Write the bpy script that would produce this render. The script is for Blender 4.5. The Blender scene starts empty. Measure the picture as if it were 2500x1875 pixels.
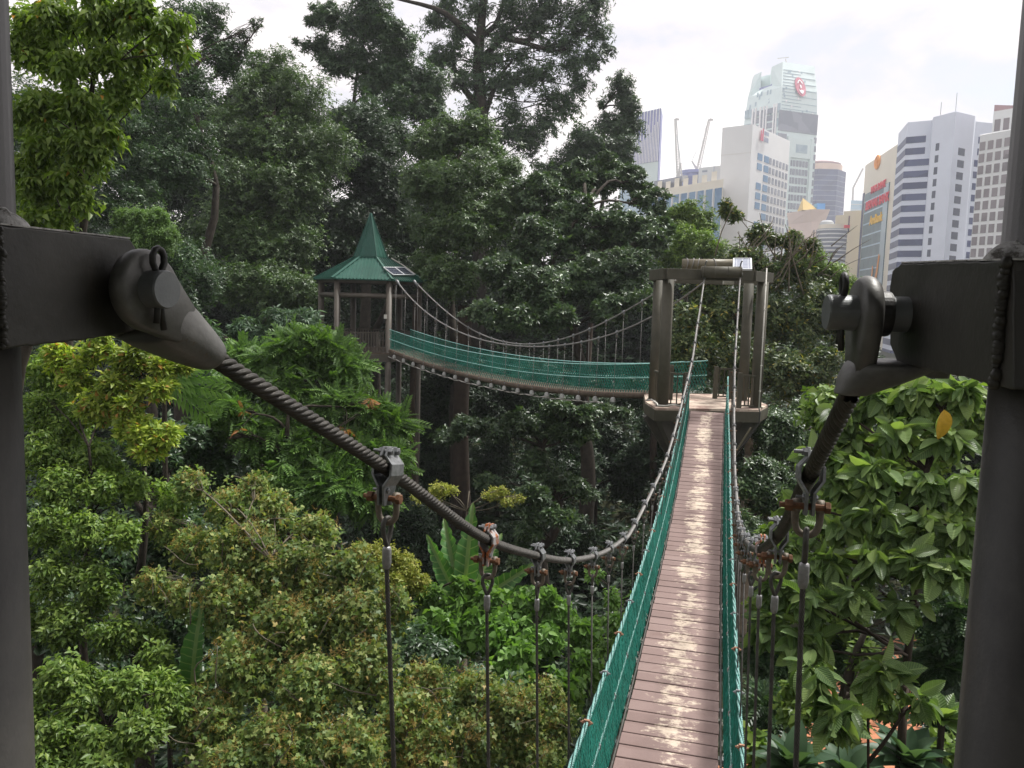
import bpy, math, random
import numpy as np
from mathutils import Vector, Matrix
random.seed(7)
RNG = np.random.default_rng(11)
sc = bpy.context.scene
COL = sc.collection
PI = math.pi
rad = math.radians

# ------------------------------------------------------------------ camera
CAMZ = 11.0
F = 1950.0
CAM = Vector((0, 0, CAMZ))
PIT, ROLL = rad(5.9), 0.0285
FW = Vector((0, math.cos(PIT), -math.sin(PIT)))
R0 = Vector((1, 0, 0)); U0 = Vector((0, math.sin(PIT), math.cos(PIT)))
RC = R0*math.cos(ROLL) + U0*math.sin(ROLL)
UC = -R0*math.sin(ROLL) + U0*math.cos(ROLL)
cd = bpy.data.cameras.new('camera'); cam = bpy.data.objects.new('camera', cd); COL.objects.link(cam)
cd.sensor_width = 36; cd.lens = 36*F/2500; cd.clip_end = 6000; cd.clip_start = .05
M = Matrix((RC, UC, -FW)).transposed().to_4x4(); M.translation = CAM
cam.matrix_world = M
sc.camera = cam

def ray(px, py): return FW + RC*((px-1250)/F) + UC*((937.5-py)/F)
def at(px, py, Z): return CAM + ray(px, py)*Z
def at_h(px, py, z):
    r = ray(px, py); return CAM + r*((z-CAMZ)/r.z)
def at_pl(px, py, p, n):
    r = ray(px, py); return CAM + r*((p-CAM).dot(n)/r.dot(n))

# ------------------------------------------------------------------ tagging
def tag(o, label=None, cat=None, group=None, kind=None):
    if label: o['label'] = label
    if cat: o['category'] = cat
    if group: o['group'] = group
    if kind: o['kind'] = kind
    return o
def empty(name, loc=(0,0,0), label=None, cat=None, group=None, rz=0):
    o = bpy.data.objects.new(name, None); COL.objects.link(o); o.location = loc
    o.rotation_euler = (0,0,rz); o.empty_display_size = .2
    bpy.context.view_layer.update() if False else None
    return tag(o, label, cat, group)
def link(name, me, parent=None, mat=None, world=True):
    o = bpy.data.objects.new(name, me); COL.objects.link(o)
    if mat is not None: me.materials.append(mat)
    if parent is not None:
        o.parent = parent
        if world: o.matrix_parent_inverse = wm(parent).inverted()
    return o
def wm(o):
    m = Matrix.LocRotScale(o.location, o.rotation_euler, o.scale)
    if o.parent: m = wm(o.parent) @ o.matrix_parent_inverse @ m
    return m
def copy_tree(o, parent=None):
    c = o.copy(); COL.objects.link(c)
    if parent is not None: c.parent = parent
    for ch in KIDS.get(o.name, []):
        copy_tree(ch, c)
    return c
KIDS = {}

# ------------------------------------------------------------------ mesh builder
class MB:
    def __init__(s): s.v = []; s.f = []; s.uv = None
    def add(s, vs, fs):
        b = len(s.v); s.v += [tuple(p) for p in vs]; s.f += [tuple(i+b for i in f) for f in fs]
    def box(s, c, sz, m=None):
        x, y, z = sz[0]/2, sz[1]/2, sz[2]/2
        vs = [Vector((a*x, b*y, d*z)) for a in (-1,1) for b in (-1,1) for d in (-1,1)]
        if m is not None: vs = [m @ v for v in vs]
        vs = [v + Vector(c) for v in vs]
        s.add(vs, [(0,1,3,2),(4,6,7,5),(0,4,5,1),(2,3,7,6),(0,2,6,4),(1,5,7,3)])
    def bx(s, c, X, Y, Z):      # box from centre and three half-axis vectors
        c = Vector(c)
        vs = [c + X*a + Y*b + Z*d for a in (-1,1) for b in (-1,1) for d in (-1,1)]
        s.add(vs, [(0,1,3,2),(4,6,7,5),(0,4,5,1),(2,3,7,6),(0,2,6,4),(1,5,7,3)])
    def bar(s, a, b, w, h, up=Vector((0,0,1))):
        a, b = Vector(a), Vector(b); d = (b-a); L = d.length; d = d.normalized()
        r = d.cross(up)
        if r.length < 1e-4: r = Vector((1,0,0))
        r.normalize(); u = r.cross(d)
        s.bx((a+b)/2, r*(w/2), d*(L/2), u*(h/2))
    def tube(s, pts, r, n=8, cap=True, phase=0.0):
        pts = [Vector(p) for p in pts]; N = len(pts)
        rs = r if isinstance(r, (list, tuple)) else [r]*N
        rings = []; prev = None
        for i, p in enumerate(pts):
            t = (pts[min(i+1, N-1)] - pts[max(i-1, 0)])
            t = t.normalized() if t.length > 1e-9 else Vector((0,0,1))
            if prev is None:
                a = Vector((0,0,1)) if abs(t.z) < .9 else Vector((1,0,0))
                x = t.cross(a).normalized()
            else:
                x = (prev - t*prev.dot(t)).normalized()
            prev = x; y = t.cross(x)
            rings.append([p + (x*math.cos(phase+2*PI*k/n) + y*math.sin(phase+2*PI*k/n))*rs[i] for k in range(n)])
        vs = [v for rg in rings for v in rg]
        fs = [(i*n+k, i*n+(k+1) % n, (i+1)*n+(k+1) % n, (i+1)*n+k) for i in range(N-1) for k in range(n)]
        if cap: fs += [tuple(range(n-1, -1, -1)), tuple((N-1)*n+k for k in range(n))]
        s.add(vs, fs)
    def lathe(s, prof, axis, org, n=24):   # prof: (r, h) along axis
        a = Vector(axis).normalized(); t = Vector((0,0,1)) if abs(a.z) < .9 else Vector((1,0,0))
        x = a.cross(t).normalized(); y = a.cross(x); org = Vector(org)
        vs = [org + a*h + (x*math.cos(2*PI*k/n) + y*math.sin(2*PI*k/n))*r for r, h in prof for k in range(n)]
        N = len(prof)
        fs = [(i*n+k, i*n+(k+1) % n, (i+1)*n+(k+1) % n, (i+1)*n+k) for i in range(N-1) for k in range(n)]
        fs += [tuple(range(n-1, -1, -1)), tuple((N-1)*n+k for k in range(n))]
        s.add(vs, fs)
    def prism(s, poly, z0, z1, poly2=None):
        p2 = poly2 or poly; n = len(poly)
        vs = [(p[0], p[1], z0) for p in poly] + [(p[0], p[1], z1) for p in p2]
        s.add(vs, [tuple(range(n-1,-1,-1)), tuple(range(n, 2*n))] + [(i, (i+1) % n, n+(i+1) % n, n+i) for i in range(n)])
    def slab(s, loop, off):                # closed loop of 3D points thickened by vector off
        n = len(loop); off = Vector(off)
        vs = [Vector(p) for p in loop] + [Vector(p)+off for p in loop]
        s.add(vs, [tuple(range(n-1,-1,-1)), tuple(range(n, 2*n))] + [(i, (i+1) % n, n+(i+1) % n, n+i) for i in range(n)])
    def build(s, name, mat, parent=None, smooth=False, bevel=0, world=True, fix=True):
        me = bpy.data.meshes.new(name); me.from_pydata(s.v, [], s.f); 
        if fix:
            import bmesh
            bm = bmesh.new(); bm.from_mesh(me); bmesh.ops.recalc_face_normals(bm, faces=bm.faces); bm.to_mesh(me); bm.free()
        if smooth:
            me.polygons.foreach_set('use_smooth', [True]*len(me.polygons))
        me.update()
        o = link(name, me, parent, mat, world)
        if bevel:
            b = o.modifiers.new('bevel', 'BEVEL'); b.width = bevel; b.segments = 2; b.limit_method = 'ANGLE'; b.angle_limit = rad(40)
        if smooth and bevel == 0 and smooth == 'auto':
            pass
        if parent is not None: KIDS.setdefault(parent.name, []).append(o)
        return o

# ------------------------------------------------------------------ materials
def newmat(name):
    m = bpy.data.materials.new(name); m.use_nodes = True
    nt = m.node_tree; nt.nodes.clear()
    return m, nt
def N(nt, t, **kw):
    n = nt.nodes.new(t)
    for k, v in kw.items():
        if k.startswith('i_'):
            key = k[2:]; key = int(key) if key.isdigit() else key.replace('_', ' ')
            n.inputs[key].default_value = v
        else: setattr(n, k, v)
    return n
def L(nt, a, b): nt.links.new(a, b)
def c4(c): return (c[0], c[1], c[2], 1)
def ramp(nt, fac, stops):
    r = N(nt, 'ShaderNodeValToRGB'); e = r.color_ramp.elements
    e[0].position, e[0].color = stops[0][0], c4(stops[0][1])
    e[1].position, e[1].color = stops[-1][0], c4(stops[-1][1])
    for p, c in stops[1:-1]:
        q = e.new(p); q.color = c4(c)
    L(nt, fac, r.inputs[0]); return r.outputs[0]
def noise(nt, scale, detail=4, rough=.6, vec=None, dist=0):
    n = N(nt, 'ShaderNodeTexNoise'); n.inputs['Scale'].default_value = scale
    n.inputs['Detail'].default_value = detail; n.inputs['Roughness'].default_value = rough
    n.inputs['Distortion'].default_value = dist
    if vec is None:
        tc = N(nt, 'ShaderNodeTexCoord'); vec = tc.outputs['Object']
    L(nt, vec, n.inputs['Vector']); return n.outputs['Fac']
def mixc(nt, fac, a, b, mode='MIX'):
    m = N(nt, 'ShaderNodeMix', data_type='RGBA', blend_type=mode)
    for inp, val in ((m.inputs[0], fac), (m.inputs[6], a), (m.inputs[7], b)):
        if hasattr(val, 'links'): L(nt, val, inp)
        elif isinstance(val, (int, float)): inp.default_value = val
        else: inp.default_value = c4(val)
    return m.outputs[2]
def mathn(nt, op, a, b=0.0, c=None, clamp=False):
    m = N(nt, 'ShaderNodeMath', operation=op, use_clamp=clamp)
    for i, val in enumerate((a, b, c)):
        if val is None: continue
        if hasattr(val, 'links'): L(nt, val, m.inputs[i])
        else: m.inputs[i].default_value = val
    return m.outputs[0]
def principled(nt, col, rough=.6, metal=0, spec=.5, bump=None, bdist=.01, bstr=.5):
    p = N(nt, 'ShaderNodeBsdfPrincipled'); out = N(nt, 'ShaderNodeOutputMaterial')
    if hasattr(col, 'links'): L(nt, col, p.inputs['Base Color'])
    else: p.inputs['Base Color'].default_value = c4(col)
    if hasattr(rough, 'links'): L(nt, rough, p.inputs['Roughness'])
    else: p.inputs['Roughness'].default_value = rough
    p.inputs['Metallic'].default_value = metal
    p.inputs['Specular IOR Level'].default_value = spec
    if bump is not None:
        b = N(nt, 'ShaderNodeBump'); b.inputs['Strength'].default_value = bstr; b.inputs['Distance'].default_value = bdist
        L(nt, bump, b.inputs['Height']); L(nt, b.outputs[0], p.inputs['Normal'])
    L(nt, p.outputs[0], out.inputs[0]); return p
def mottled(name, c1, c2, scale=6, rough=.6, metal=0, spec=.5, bdist=.004, lo=.35, hi=.65, c3=None, s3=30, l3=.6, bstr=.4):
    m, nt = newmat(name); n = noise(nt, scale, 6, .65)
    col = ramp(nt, n, [(lo, c1), (hi, c2)])
    if c3 is not None:
        n3 = noise(nt, s3, 5, .7); f = N(nt, 'ShaderNodeMapRange'); f.inputs[1].default_value = l3; f.inputs[2].default_value = l3+.08
        L(nt, n3, f.inputs[0]); col = mixc(nt, f.outputs[0], col, c3)
    nb = noise(nt, scale*8, 4, .6)
    principled(nt, col, rough, metal, spec, nb, bdist, bstr); return m

MAT = {}
MAT['steel_paint'] = mottled('steel_paint', (.062,.058,.05), (.088,.08,.068), 5, .5, 0, .4, .002, c3=(.12,.075,.045), s3=9, l3=.68)
MAT['near_paint'] = mottled('near_paint', (.037,.034,.031), (.05,.046,.041), 9, .55, 0, .4, .0022, c3=(.025,.023,.021), s3=34, l3=.68)
MAT['tower_paint'] = mottled('tower_paint', (.060,.056,.040), (.084,.078,.056), 3, .62, 0, .25, .003, c3=(.10,.085,.06), s3=6, l3=.64)
def near_paint():
    m, nt = newmat('near_paint'); tc = N(nt, 'ShaderNodeTexCoord'); mp = N(nt, 'ShaderNodeMapping'); mp.inputs['Scale'].default_value = (1,1,.18); L(nt, tc.outputs['Object'], mp.inputs[0])
    n = noise(nt, 7, 6, .65); col = ramp(nt, n, [(.32, (.030,.028,.024)), (.68, (.056,.052,.044))])
    st = noise(nt, 26, 6, .75, mp.outputs[0]); f = N(nt, 'ShaderNodeMapRange'); f.inputs[1].default_value = .58; f.inputs[2].default_value = .74; L(nt, st, f.inputs[0]); col = mixc(nt, mathn(nt, 'MULTIPLY', f.outputs[0], .55), col, (.075,.066,.055))
    ch = noise(nt, 55, 4, .8); f2 = N(nt, 'ShaderNodeMapRange'); f2.inputs[1].default_value = .69; f2.inputs[2].default_value = .72; L(nt, ch, f2.inputs[0]); col = mixc(nt, f2.outputs[0], col, (.09,.055,.035))
    r1 = noise(nt, 4, 5, .7, mp.outputs[0]); f3 = N(nt, 'ShaderNodeMapRange'); f3.inputs[1].default_value = .64; f3.inputs[2].default_value = .8; L(nt, r1, f3.inputs[0]); col = mixc(nt, mathn(nt, 'MULTIPLY', f3.outputs[0], .5), col, (.08,.045,.028))
    b = mathn(nt, 'ADD', mathn(nt, 'MULTIPLY', noise(nt, 16, 5, .6), .7), mathn(nt, 'MULTIPLY', noise(nt, 90, 3, .6), .15)); principled(nt, col, .5, 0, .35, b, .006, .5); return m
MAT['near_paint'] = near_paint()
MAT['cast'] = mottled('cast', (.10,.098,.092), (.175,.17,.16), 14, .5, .35, .5, .0015, c3=(.13,.085,.05), s3=11, l3=.6)
MAT['pin'] = mottled('pin', (.15,.158,.16), (.20,.208,.205), 20, .45, .3, .5, .001)
MAT['darkiron'] = mottled('darkiron', (.025,.025,.025), (.05,.048,.045), 30, .5, .3, .5, .001)
MAT['galv'] = mottled('galv', (.16,.165,.165), (.29,.30,.305), 60, .42, .55, .5, .0006, c3=(.2,.12,.07), s3=40, l3=.66)
MAT['galv_rust'] = mottled('galv_rust', (.30,.09,.025), (.36,.34,.33), 22, .6, .3, .4, .0006, .42, .52)
MAT['rust'] = mottled('rust', (.10,.05,.027), (.20,.095,.045), 70, .75, 0, .3, .001)
MAT['shackle'] = mottled('shackle', (.13,.11,.085), (.2,.17,.13), 60, .6, .2, .4, .001, c3=(.2,.1,.05), s3=50, l3=.6)
MAT['ferrule'] = mottled('ferrule', (.24,.24,.235), (.34,.335,.33), 80, .45, .5, .5, .0005)
MAT['whitepaint'] = mottled('whitepaint', (.45,.43,.38), (.6,.58,.52), 12, .6)
MAT['whiteblock'] = mottled('whiteblock', (.36,.36,.34), (.5,.5,.48), 12, .6)
MAT['lit_top'] = mottled('lit_top', (.35,.34,.33), (.7,.68,.66), 25, .9, 0, .2, .01, c3=(.12,.11,.1), s3=30, l3=.55)  # pale tone stands for light falling on weld collars and lug tops
MAT['boardwalk_dark'] = mottled('boardwalk_dark', (.075,.055,.04), (.13,.10,.075), 6, .8, 0, .3, .004)
MAT['rope_teal'] = mottled('rope_teal', (.25,.52,.47), (.42,.68,.64), 60, .8, 0, .2, .001, c3=(.02,.22,.18), s3=25, l3=.56)
MAT['net'] = mottled('net', (.006,.13,.095), (.012,.20,.148), 4, .55, 0, .4, .0005)
MAT['net_dark'] = mottled('net_dark', (.012,.14,.105), (.018,.19,.14), 4, .65, 0, .3, .0005)
MAT['copper'] = mottled('copper', (.24,.11,.06), (.4,.22,.14), 60, .5, .3)
def ropemat(name, ca, cb, lay, rough=.6, metal=.2):
    m, nt = newmat(name); uv = N(nt, 'ShaderNodeUVMap')
    w = N(nt, 'ShaderNodeTexWave', wave_type='BANDS', bands_direction='DIAGONAL'); w.inputs['Scale'].default_value = lay
    L(nt, uv.outputs[0], w.inputs[0]); n = noise(nt, 18, 5)
    col = ramp(nt, n, [(.35, ca), (.68, cb)]); principled(nt, col, rough, metal, .4, w.outputs[1], .002, .6); return m
MAT['wire'] = mottled('wire', (.05,.046,.04), (.10,.095,.085), 25, .55, .3, .5, .001)
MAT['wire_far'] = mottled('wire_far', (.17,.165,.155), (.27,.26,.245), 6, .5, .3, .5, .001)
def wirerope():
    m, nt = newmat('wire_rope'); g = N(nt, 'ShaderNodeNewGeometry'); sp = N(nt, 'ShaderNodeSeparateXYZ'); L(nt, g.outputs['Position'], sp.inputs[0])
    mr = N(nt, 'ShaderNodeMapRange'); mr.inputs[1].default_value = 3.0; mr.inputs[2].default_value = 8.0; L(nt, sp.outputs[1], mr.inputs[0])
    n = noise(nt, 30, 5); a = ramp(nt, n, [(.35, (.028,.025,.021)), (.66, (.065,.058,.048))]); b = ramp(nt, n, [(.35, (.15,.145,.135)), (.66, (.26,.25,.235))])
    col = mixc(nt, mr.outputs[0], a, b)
    uv = N(nt, 'ShaderNodeUVMap'); w = N(nt, 'ShaderNodeTexWave', wave_type='BANDS', bands_direction='DIAGONAL'); w.inputs['Scale'].default_value = 1.0
    L(nt, uv.outputs[0], w.inputs[0]); principled(nt, col, .5, .25, .5, w.outputs[1], .0006, .5); return m
MAT['wire_rope'] = wirerope()
def socket_rust():
    return mottled('lug_rust', (.24,.10,.06), (.42,.26,.19), 30, .8)
MAT['lug_rust'] = socket_rust()

def plank_mat():
    m, nt = newmat('plank_paint'); uv = N(nt, 'ShaderNodeUVMap'); sp = N(nt, 'ShaderNodeSeparateXYZ'); L(nt, uv.outputs[0], sp.inputs[0])
    u = sp.outputs[0]; ax = mathn(nt, 'ABSOLUTE', u)
    mp = N(nt, 'ShaderNodeMapping'); mp.inputs['Scale'].default_value = (1.0, 1.35, 1); L(nt, uv.outputs[0], mp.inputs[0])
    n1 = noise(nt, 8, 10, .76, mp.outputs[0], .1); n2 = noise(nt, 1.6, 3, .5, uv.outputs[0])
    # wear: centre of the walkway, broken up by noise
    env = N(nt, 'ShaderNodeMapRange', interpolation_type='SMOOTHSTEP'); env.inputs[1].default_value = .02; env.inputs[2].default_value = .34
    env.inputs[3].default_value = 1; env.inputs[4].default_value = 0; L(nt, ax, env.inputs[0])
    pv = N(nt, 'ShaderNodeTexNoise', noise_dimensions='1D'); pv.inputs['Scale'].default_value = 1.0; L(nt, mathn(nt, 'MULTIPLY', mathn(nt, 'FLOOR', mathn(nt, 'DIVIDE', sp.outputs[1], .19)), 5.3), pv.inputs['W'])
    a = mathn(nt, 'MULTIPLY', env.outputs[0], .30); a = mathn(nt, 'ADD', a, mathn(nt, 'MULTIPLY', n1, 1.25)); a = mathn(nt, 'ADD', a, mathn(nt, 'MULTIPLY', n2, .45)); a = mathn(nt, 'ADD', a, mathn(nt, 'MULTIPLY', pv.outputs['Fac'], .35))
    f = N(nt, 'ShaderNodeMapRange'); f.inputs[1].default_value = 1.27; f.inputs[2].default_value = 1.37; L(nt, a, f.inputs[0])
    g = N(nt, 'ShaderNodeNewGeometry')
    vari = N(nt, 'ShaderNodeTexNoise', noise_dimensions='1D'); vari.inputs['Scale'].default_value = 1.0
    fl = mathn(nt, 'FLOOR', mathn(nt, 'DIVIDE', sp.outputs[1], .19)); L(nt, mathn(nt, 'MULTIPLY', fl, 3.7), vari.inputs['W'])
    base = ramp(nt, vari.outputs['Fac'], [(.3, (.150,.100,.092)), (.5, (.190,.130,.120)), (.7, (.235,.168,.154))])
    n3 = noise(nt, 26, 6, .7, mp.outputs[0]); base = mixc(nt, mathn(nt, 'MULTIPLY', n3, .35), base, (.34,.25,.22))
    n4 = noise(nt, 3, 5, .7, mp.outputs[0]); dirt = N(nt, 'ShaderNodeMapRange'); dirt.inputs[1].default_value = .55; dirt.inputs[2].default_value = .7; L(nt, n4, dirt.inputs[0])
    base = mixc(nt, mathn(nt, 'MULTIPLY', dirt.outputs[0], .4), base, (.14,.085,.07))
    worn = ramp(nt, n3, [(.3, (.42,.33,.26)), (.7, (.60,.51,.41))])
    col = mixc(nt, f.outputs[0], base, worn)
    principled(nt, col, .7, 0, .25, n3, .0015, .35); return m
MAT['plank'] = plank_mat()

def roofmat():
    return mottled('roof_green', (.009,.058,.040), (.017,.088,.062), 1.5, .5, 0, .35, .002, c3=(.05,.105,.082), s3=5, l3=.6)
MAT['roof'] = roofmat()
def solar(name, c, line):
    m, nt = newmat(name); b = N(nt, 'ShaderNodeTexBrick'); b.offset = 0; b.inputs['Scale'].default_value = 1; b.inputs['Color1'].default_value = c4(c); b.inputs['Color2'].default_value = c4((c[0]*1.3, c[1]*1.2, c[2]*1.2))
    b.inputs['Mortar'].default_value = c4(line); b.inputs['Mortar Size'].default_value = .008; b.inputs['Brick Width'].default_value = .125; b.inputs['Row Height'].default_value = .125
    tc = N(nt, 'ShaderNodeTexCoord'); L(nt, tc.outputs['Object'], b.inputs['Vector']); principled(nt, b.outputs[0], .12, 0, .6); return m
MAT['solar'] = solar('solar_cells', (.012,.015,.03), (.2,.22,.25))
MAT['frame_alu'] = mottled('frame_alu', (.55,.57,.58), (.68,.7,.7), 20, .4, .3)
MAT['orange_fl'] = mottled('orange_leaf', (.45,.22,.03), (.55,.3,.04), 20, .6)

def leafmat(name, cols, trans=.3, rough=.48, tint=None, spec=.28, dead=None, pdead=.0, veins=False):
    """per-leaf random colour; leaves let light through"""
    m, nt = newmat(name); g = N(nt, 'ShaderNodeNewGeometry')
    st = [(i/(len(cols)-1), c) for i, c in enumerate(cols)]
    col = ramp(nt, g.outputs['Random Per Island'], st)
    n = noise(nt, .55, 3, .5); 
    hs = N(nt, 'ShaderNodeHueSaturation'); L(nt, col, hs.inputs['Color'])
    mr = N(nt, 'ShaderNodeMapRange'); mr.inputs[1].default_value = .3; mr.inputs[2].default_value = .7; mr.inputs[3].default_value = .72; mr.inputs[4].default_value = 1.3
    L(nt, n, mr.inputs[0]); L(nt, mr.outputs[0], hs.inputs['Value']); col = hs.outputs[0]
    if dead is not None:
        f = mathn(nt, 'FRACT', mathn(nt, 'MULTIPLY', g.outputs['Random Per Island'], 37.13)); f = mathn(nt, 'LESS_THAN', f, pdead)
        col = mixc(nt, f, col, dead)
    if veins:
        uv = N(nt, 'ShaderNodeUVMap'); sp = N(nt, 'ShaderNodeSeparateXYZ'); L(nt, uv.outputs[0], sp.inputs[0])
        au = mathn(nt, 'ABSOLUTE', sp.outputs[0])
        ph = mathn(nt, 'SUBTRACT', mathn(nt, 'MULTIPLY', sp.outputs[1], 13.0), mathn(nt, 'MULTIPLY', au, 9.0))
        fr = mathn(nt, 'ABSOLUTE', mathn(nt, 'SUBTRACT', mathn(nt, 'FRACT', ph), .5))
        vn = mathn(nt, 'LESS_THAN', fr, .07); mid = mathn(nt, 'LESS_THAN', au, .02)
        vv = mathn(nt, 'MAXIMUM', vn, mid)
        col = mixc(nt, mathn(nt, 'MULTIPLY', vv, .55), col, (.24,.33,.12)); bumpsrc = fr
    p = N(nt, 'ShaderNodeBsdfPrincipled'); L(nt, col, p.inputs['Base Color']); p.inputs['Roughness'].default_value = rough; p.inputs['Specular IOR Level'].default_value = spec
    if veins:
        b = N(nt, 'ShaderNodeBump'); b.inputs['Distance'].default_value = .012; b.inputs['Strength'].default_value = .7; L(nt, bumpsrc, b.inputs['Height']); L(nt, b.outputs[0], p.inputs['Normal'])
    t = N(nt, 'ShaderNodeBsdfTranslucent'); tc = mixc(nt, 1.0, col, (1.5,1.65,.7), 'MULTIPLY'); L(nt, tc, t.inputs[0])
    mx = N(nt, 'ShaderNodeMixShader'); mx.inputs[0].default_value = trans; L(nt, p.outputs[0], mx.inputs[1]); L(nt, t.outputs[0], mx.inputs[2])
    out = N(nt, 'ShaderNodeOutputMaterial'); L(nt, mx.outputs[0], out.inputs[0]); return m
G = {}
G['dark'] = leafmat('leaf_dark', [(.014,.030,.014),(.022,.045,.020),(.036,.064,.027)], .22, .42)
G['mid'] = leafmat('leaf_mid', [(.028,.060,.027),(.042,.085,.033),(.072,.12,.048)], .28, .38, spec=.42)
G['olive'] = leafmat('leaf_olive', [(.042,.078,.028),(.062,.112,.038),(.105,.16,.055)], .28, .40, spec=.42)
G['glossy'] = leafmat('leaf_glossy', [(.030,.060,.028),(.050,.090,.037),(.098,.148,.062)], .22, .36, spec=.45)
G['bright'] = leafmat('leaf_bright', [(.07,.12,.022),(.12,.185,.035),(.21,.28,.07)], .4, .42, dead=(.5,.24,.05), pdead=.004)
G['yellow'] = leafmat('leaf_yellow', [(.12,.19,.028),(.24,.32,.045),(.38,.43,.08)], .35, .45, dead=(.40,.22,.06), pdead=.05)
G['green'] = leafmat('leaf_green', [(.075,.135,.028),(.125,.205,.038),(.21,.29,.058)], .3, .42)
G['fern'] = leafmat('leaf_fern', [(.055,.11,.028),(.08,.155,.036),(.125,.215,.05)], .35, .5)
G['brownish'] = leafmat('leaf_brownish', [(.08,.14,.045),(.13,.195,.058),(.19,.245,.07),(.27,.30,.10)], .3, .5, dead=(.36,.29,.10), pdead=.035)
G['flower'] = leafmat('flower_brown', [(.28,.18,.06),(.44,.30,.10),(.58,.42,.16)], .3, .7)
G['heart'] = leafmat('leaf_heart', [(.085,.17,.04),(.12,.225,.05),(.17,.29,.07)], .35, .42)
G['bush'] = leafmat('leaf_bush', [(.16,.20,.03),(.24,.27,.045),(.33,.30,.07)], .3, .5)
G['big'] = leafmat('leaf_big', [(.075,.13,.045),(.12,.19,.065),(.22,.30,.095)], .3, .38, veins=True)
G['pale'] = leafmat('leaf_pale', [(.09,.16,.05),(.12,.20,.065),(.15,.23,.08)], .3, .5)
G['palegrey'] = leafmat('leaf_palegrey', [(.05,.10,.055),(.08,.14,.075),(.11,.18,.10)], .25, .45)
G['banana'] = leafmat('leaf_banana', [(.045,.12,.03),(.065,.16,.04)], .35, .4, veins=True)
G['yellowish'] = leafmat('leaf_yellowish', [(.045,.078,.034),(.08,.12,.046),(.17,.20,.075)], .25, .38, dead=(.4,.33,.08), pdead=.03)
G['orange'] = leafmat('leaf_orange', [(.28,.12,.05),(.36,.18,.07)], .3, .5)
MAT['bark'] = mottled('bark', (.025,.021,.016), (.055,.046,.035), 5, .9, 0, .2, .02)
MAT['bark_pale'] = mottled('bark_pale', (.10,.085,.062), (.19,.165,.125), 5, .85, 0, .2, .01)
MAT['bark_red'] = mottled('bark_red', (.028,.021,.016), (.05,.037,.027), 6, .9, 0, .2, .01)
def soil():
    m, nt = newmat('forest_floor'); n = noise(nt, .35, 7, .7); n2 = noise(nt, 9, 5, .7)
    a = ramp(nt, n, [(.35, (.018,.02,.011)), (.6, (.04,.036,.02))]); col = mixc(nt, mathn(nt, 'MULTIPLY', n2, .6), a, (.03,.045,.018))
    principled(nt, col, .95, 0, .1, n2, .1, .6); return m
MAT['soil'] = soil()
MAT['clay'] = mottled('clay_path', (.42,.17,.09), (.55,.25,.14), 2, .9, 0, .2, .02, c3=(.2,.1,.05), s3=6, l3=.62)

MAT['tower_pale'] = mottled('tower_pale', (.13,.115,.075), (.19,.165,.11), 3, .5, 0, .4, .003, c3=(.2,.14,.08), s3=5, l3=.6)
MAT['tower_dim'] = mottled('tower_dim', (.07,.06,.047), (.10,.086,.068), 3, .55, 0, .4, .003)
MAT['tower_floor'] = mottled('tower_floor', (.26,.17,.14), (.6,.5,.4), 2.2, .6, 0, .3, .003, .4, .6, c3=(.16,.10,.08), s3=4, l3=.62)
# ------------------------------------------------------------------ terrain
def ss(x, a, b):
    t = min(1, max(0, (x-a)/(b-a))); return t*t*(3-2*t)
def ground(x, y):
    hill = 10*ss(y, 36, 80)*(1-ss(x-.42*y, -6, 10))*(1-ss(y, 130, 220))
    hill += 7*ss(-x, 10, 40)*ss(y, 5, 30)*(1-ss(y, 130, 220))
    mid = 2.0*math.sin(x*.13+1)*math.cos(y*.11)*(.35 if y < 30 else 1)*(1-ss(y, 90, 150))
    return hill + mid - 3.0*ss(y, 120, 200)
def make_ground():
    xs = sorted(set([-900,-500,-300,-200] + list(range(-150, 151, 4)) + [200,300,500,900]))
    ys = sorted(set([-200,-100] + list(range(-60, 161, 4)) + [200,260,350,500,700,900]))
    vs = [(x, y, ground(x, y)) for y in ys for x in xs]; n = len(xs)
    fs = [(j*n+i, j*n+i+1, (j+1)*n+i+1, (j+1)*n+i) for j in range(len(ys)-1) for i in range(n-1)]
    mb = MB(); mb.add(vs, fs); o = mb.build('ground', MAT['soil'], smooth=True); tag(o, kind='structure')
    # clay footpath under the big-leaved trees on the right
    mb = MB(); pts = [at_h(px, py, 0) for px, py in ((1700,1990),(1900,1900),(2060,1760),(2200,1660),(2330,1560),(2500,1500),(2700,1450))]
    L_, R_ = [], []
    for i, p in enumerate(pts):
        d = (pts[min(i+1,6)]-pts[max(i-1,0)]); d.z = 0; d.normalize(); q = Vector((-d.y, d.x, 0))
        L_.append(p+q*1.5); R_.append(p-q*2.6)
    vs = []; K = 8
    for i in range(6):
        for k in range(K+(i == 5)):
            t = k/K
            for s, A in ((0, L_), (1, R_)): pass
            for w in range(5):
                a = L_[i].lerp(L_[i+1], t); b = R_[i].lerp(R_[i+1], t); q = a.lerp(b, w/4); q.z = ground(q.x, q.y)+.07; vs.append(q)
    rows = len(vs)//5; fs = [(j*5+i, j*5+i+1, (j+1)*5+i+1, (j+1)*5+i) for j in range(rows-1) for i in range(4)]
    mb.add(vs, fs); o = mb.build('path', MAT['clay'], smooth=True); tag(o, kind='structure')
make_ground()

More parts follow.
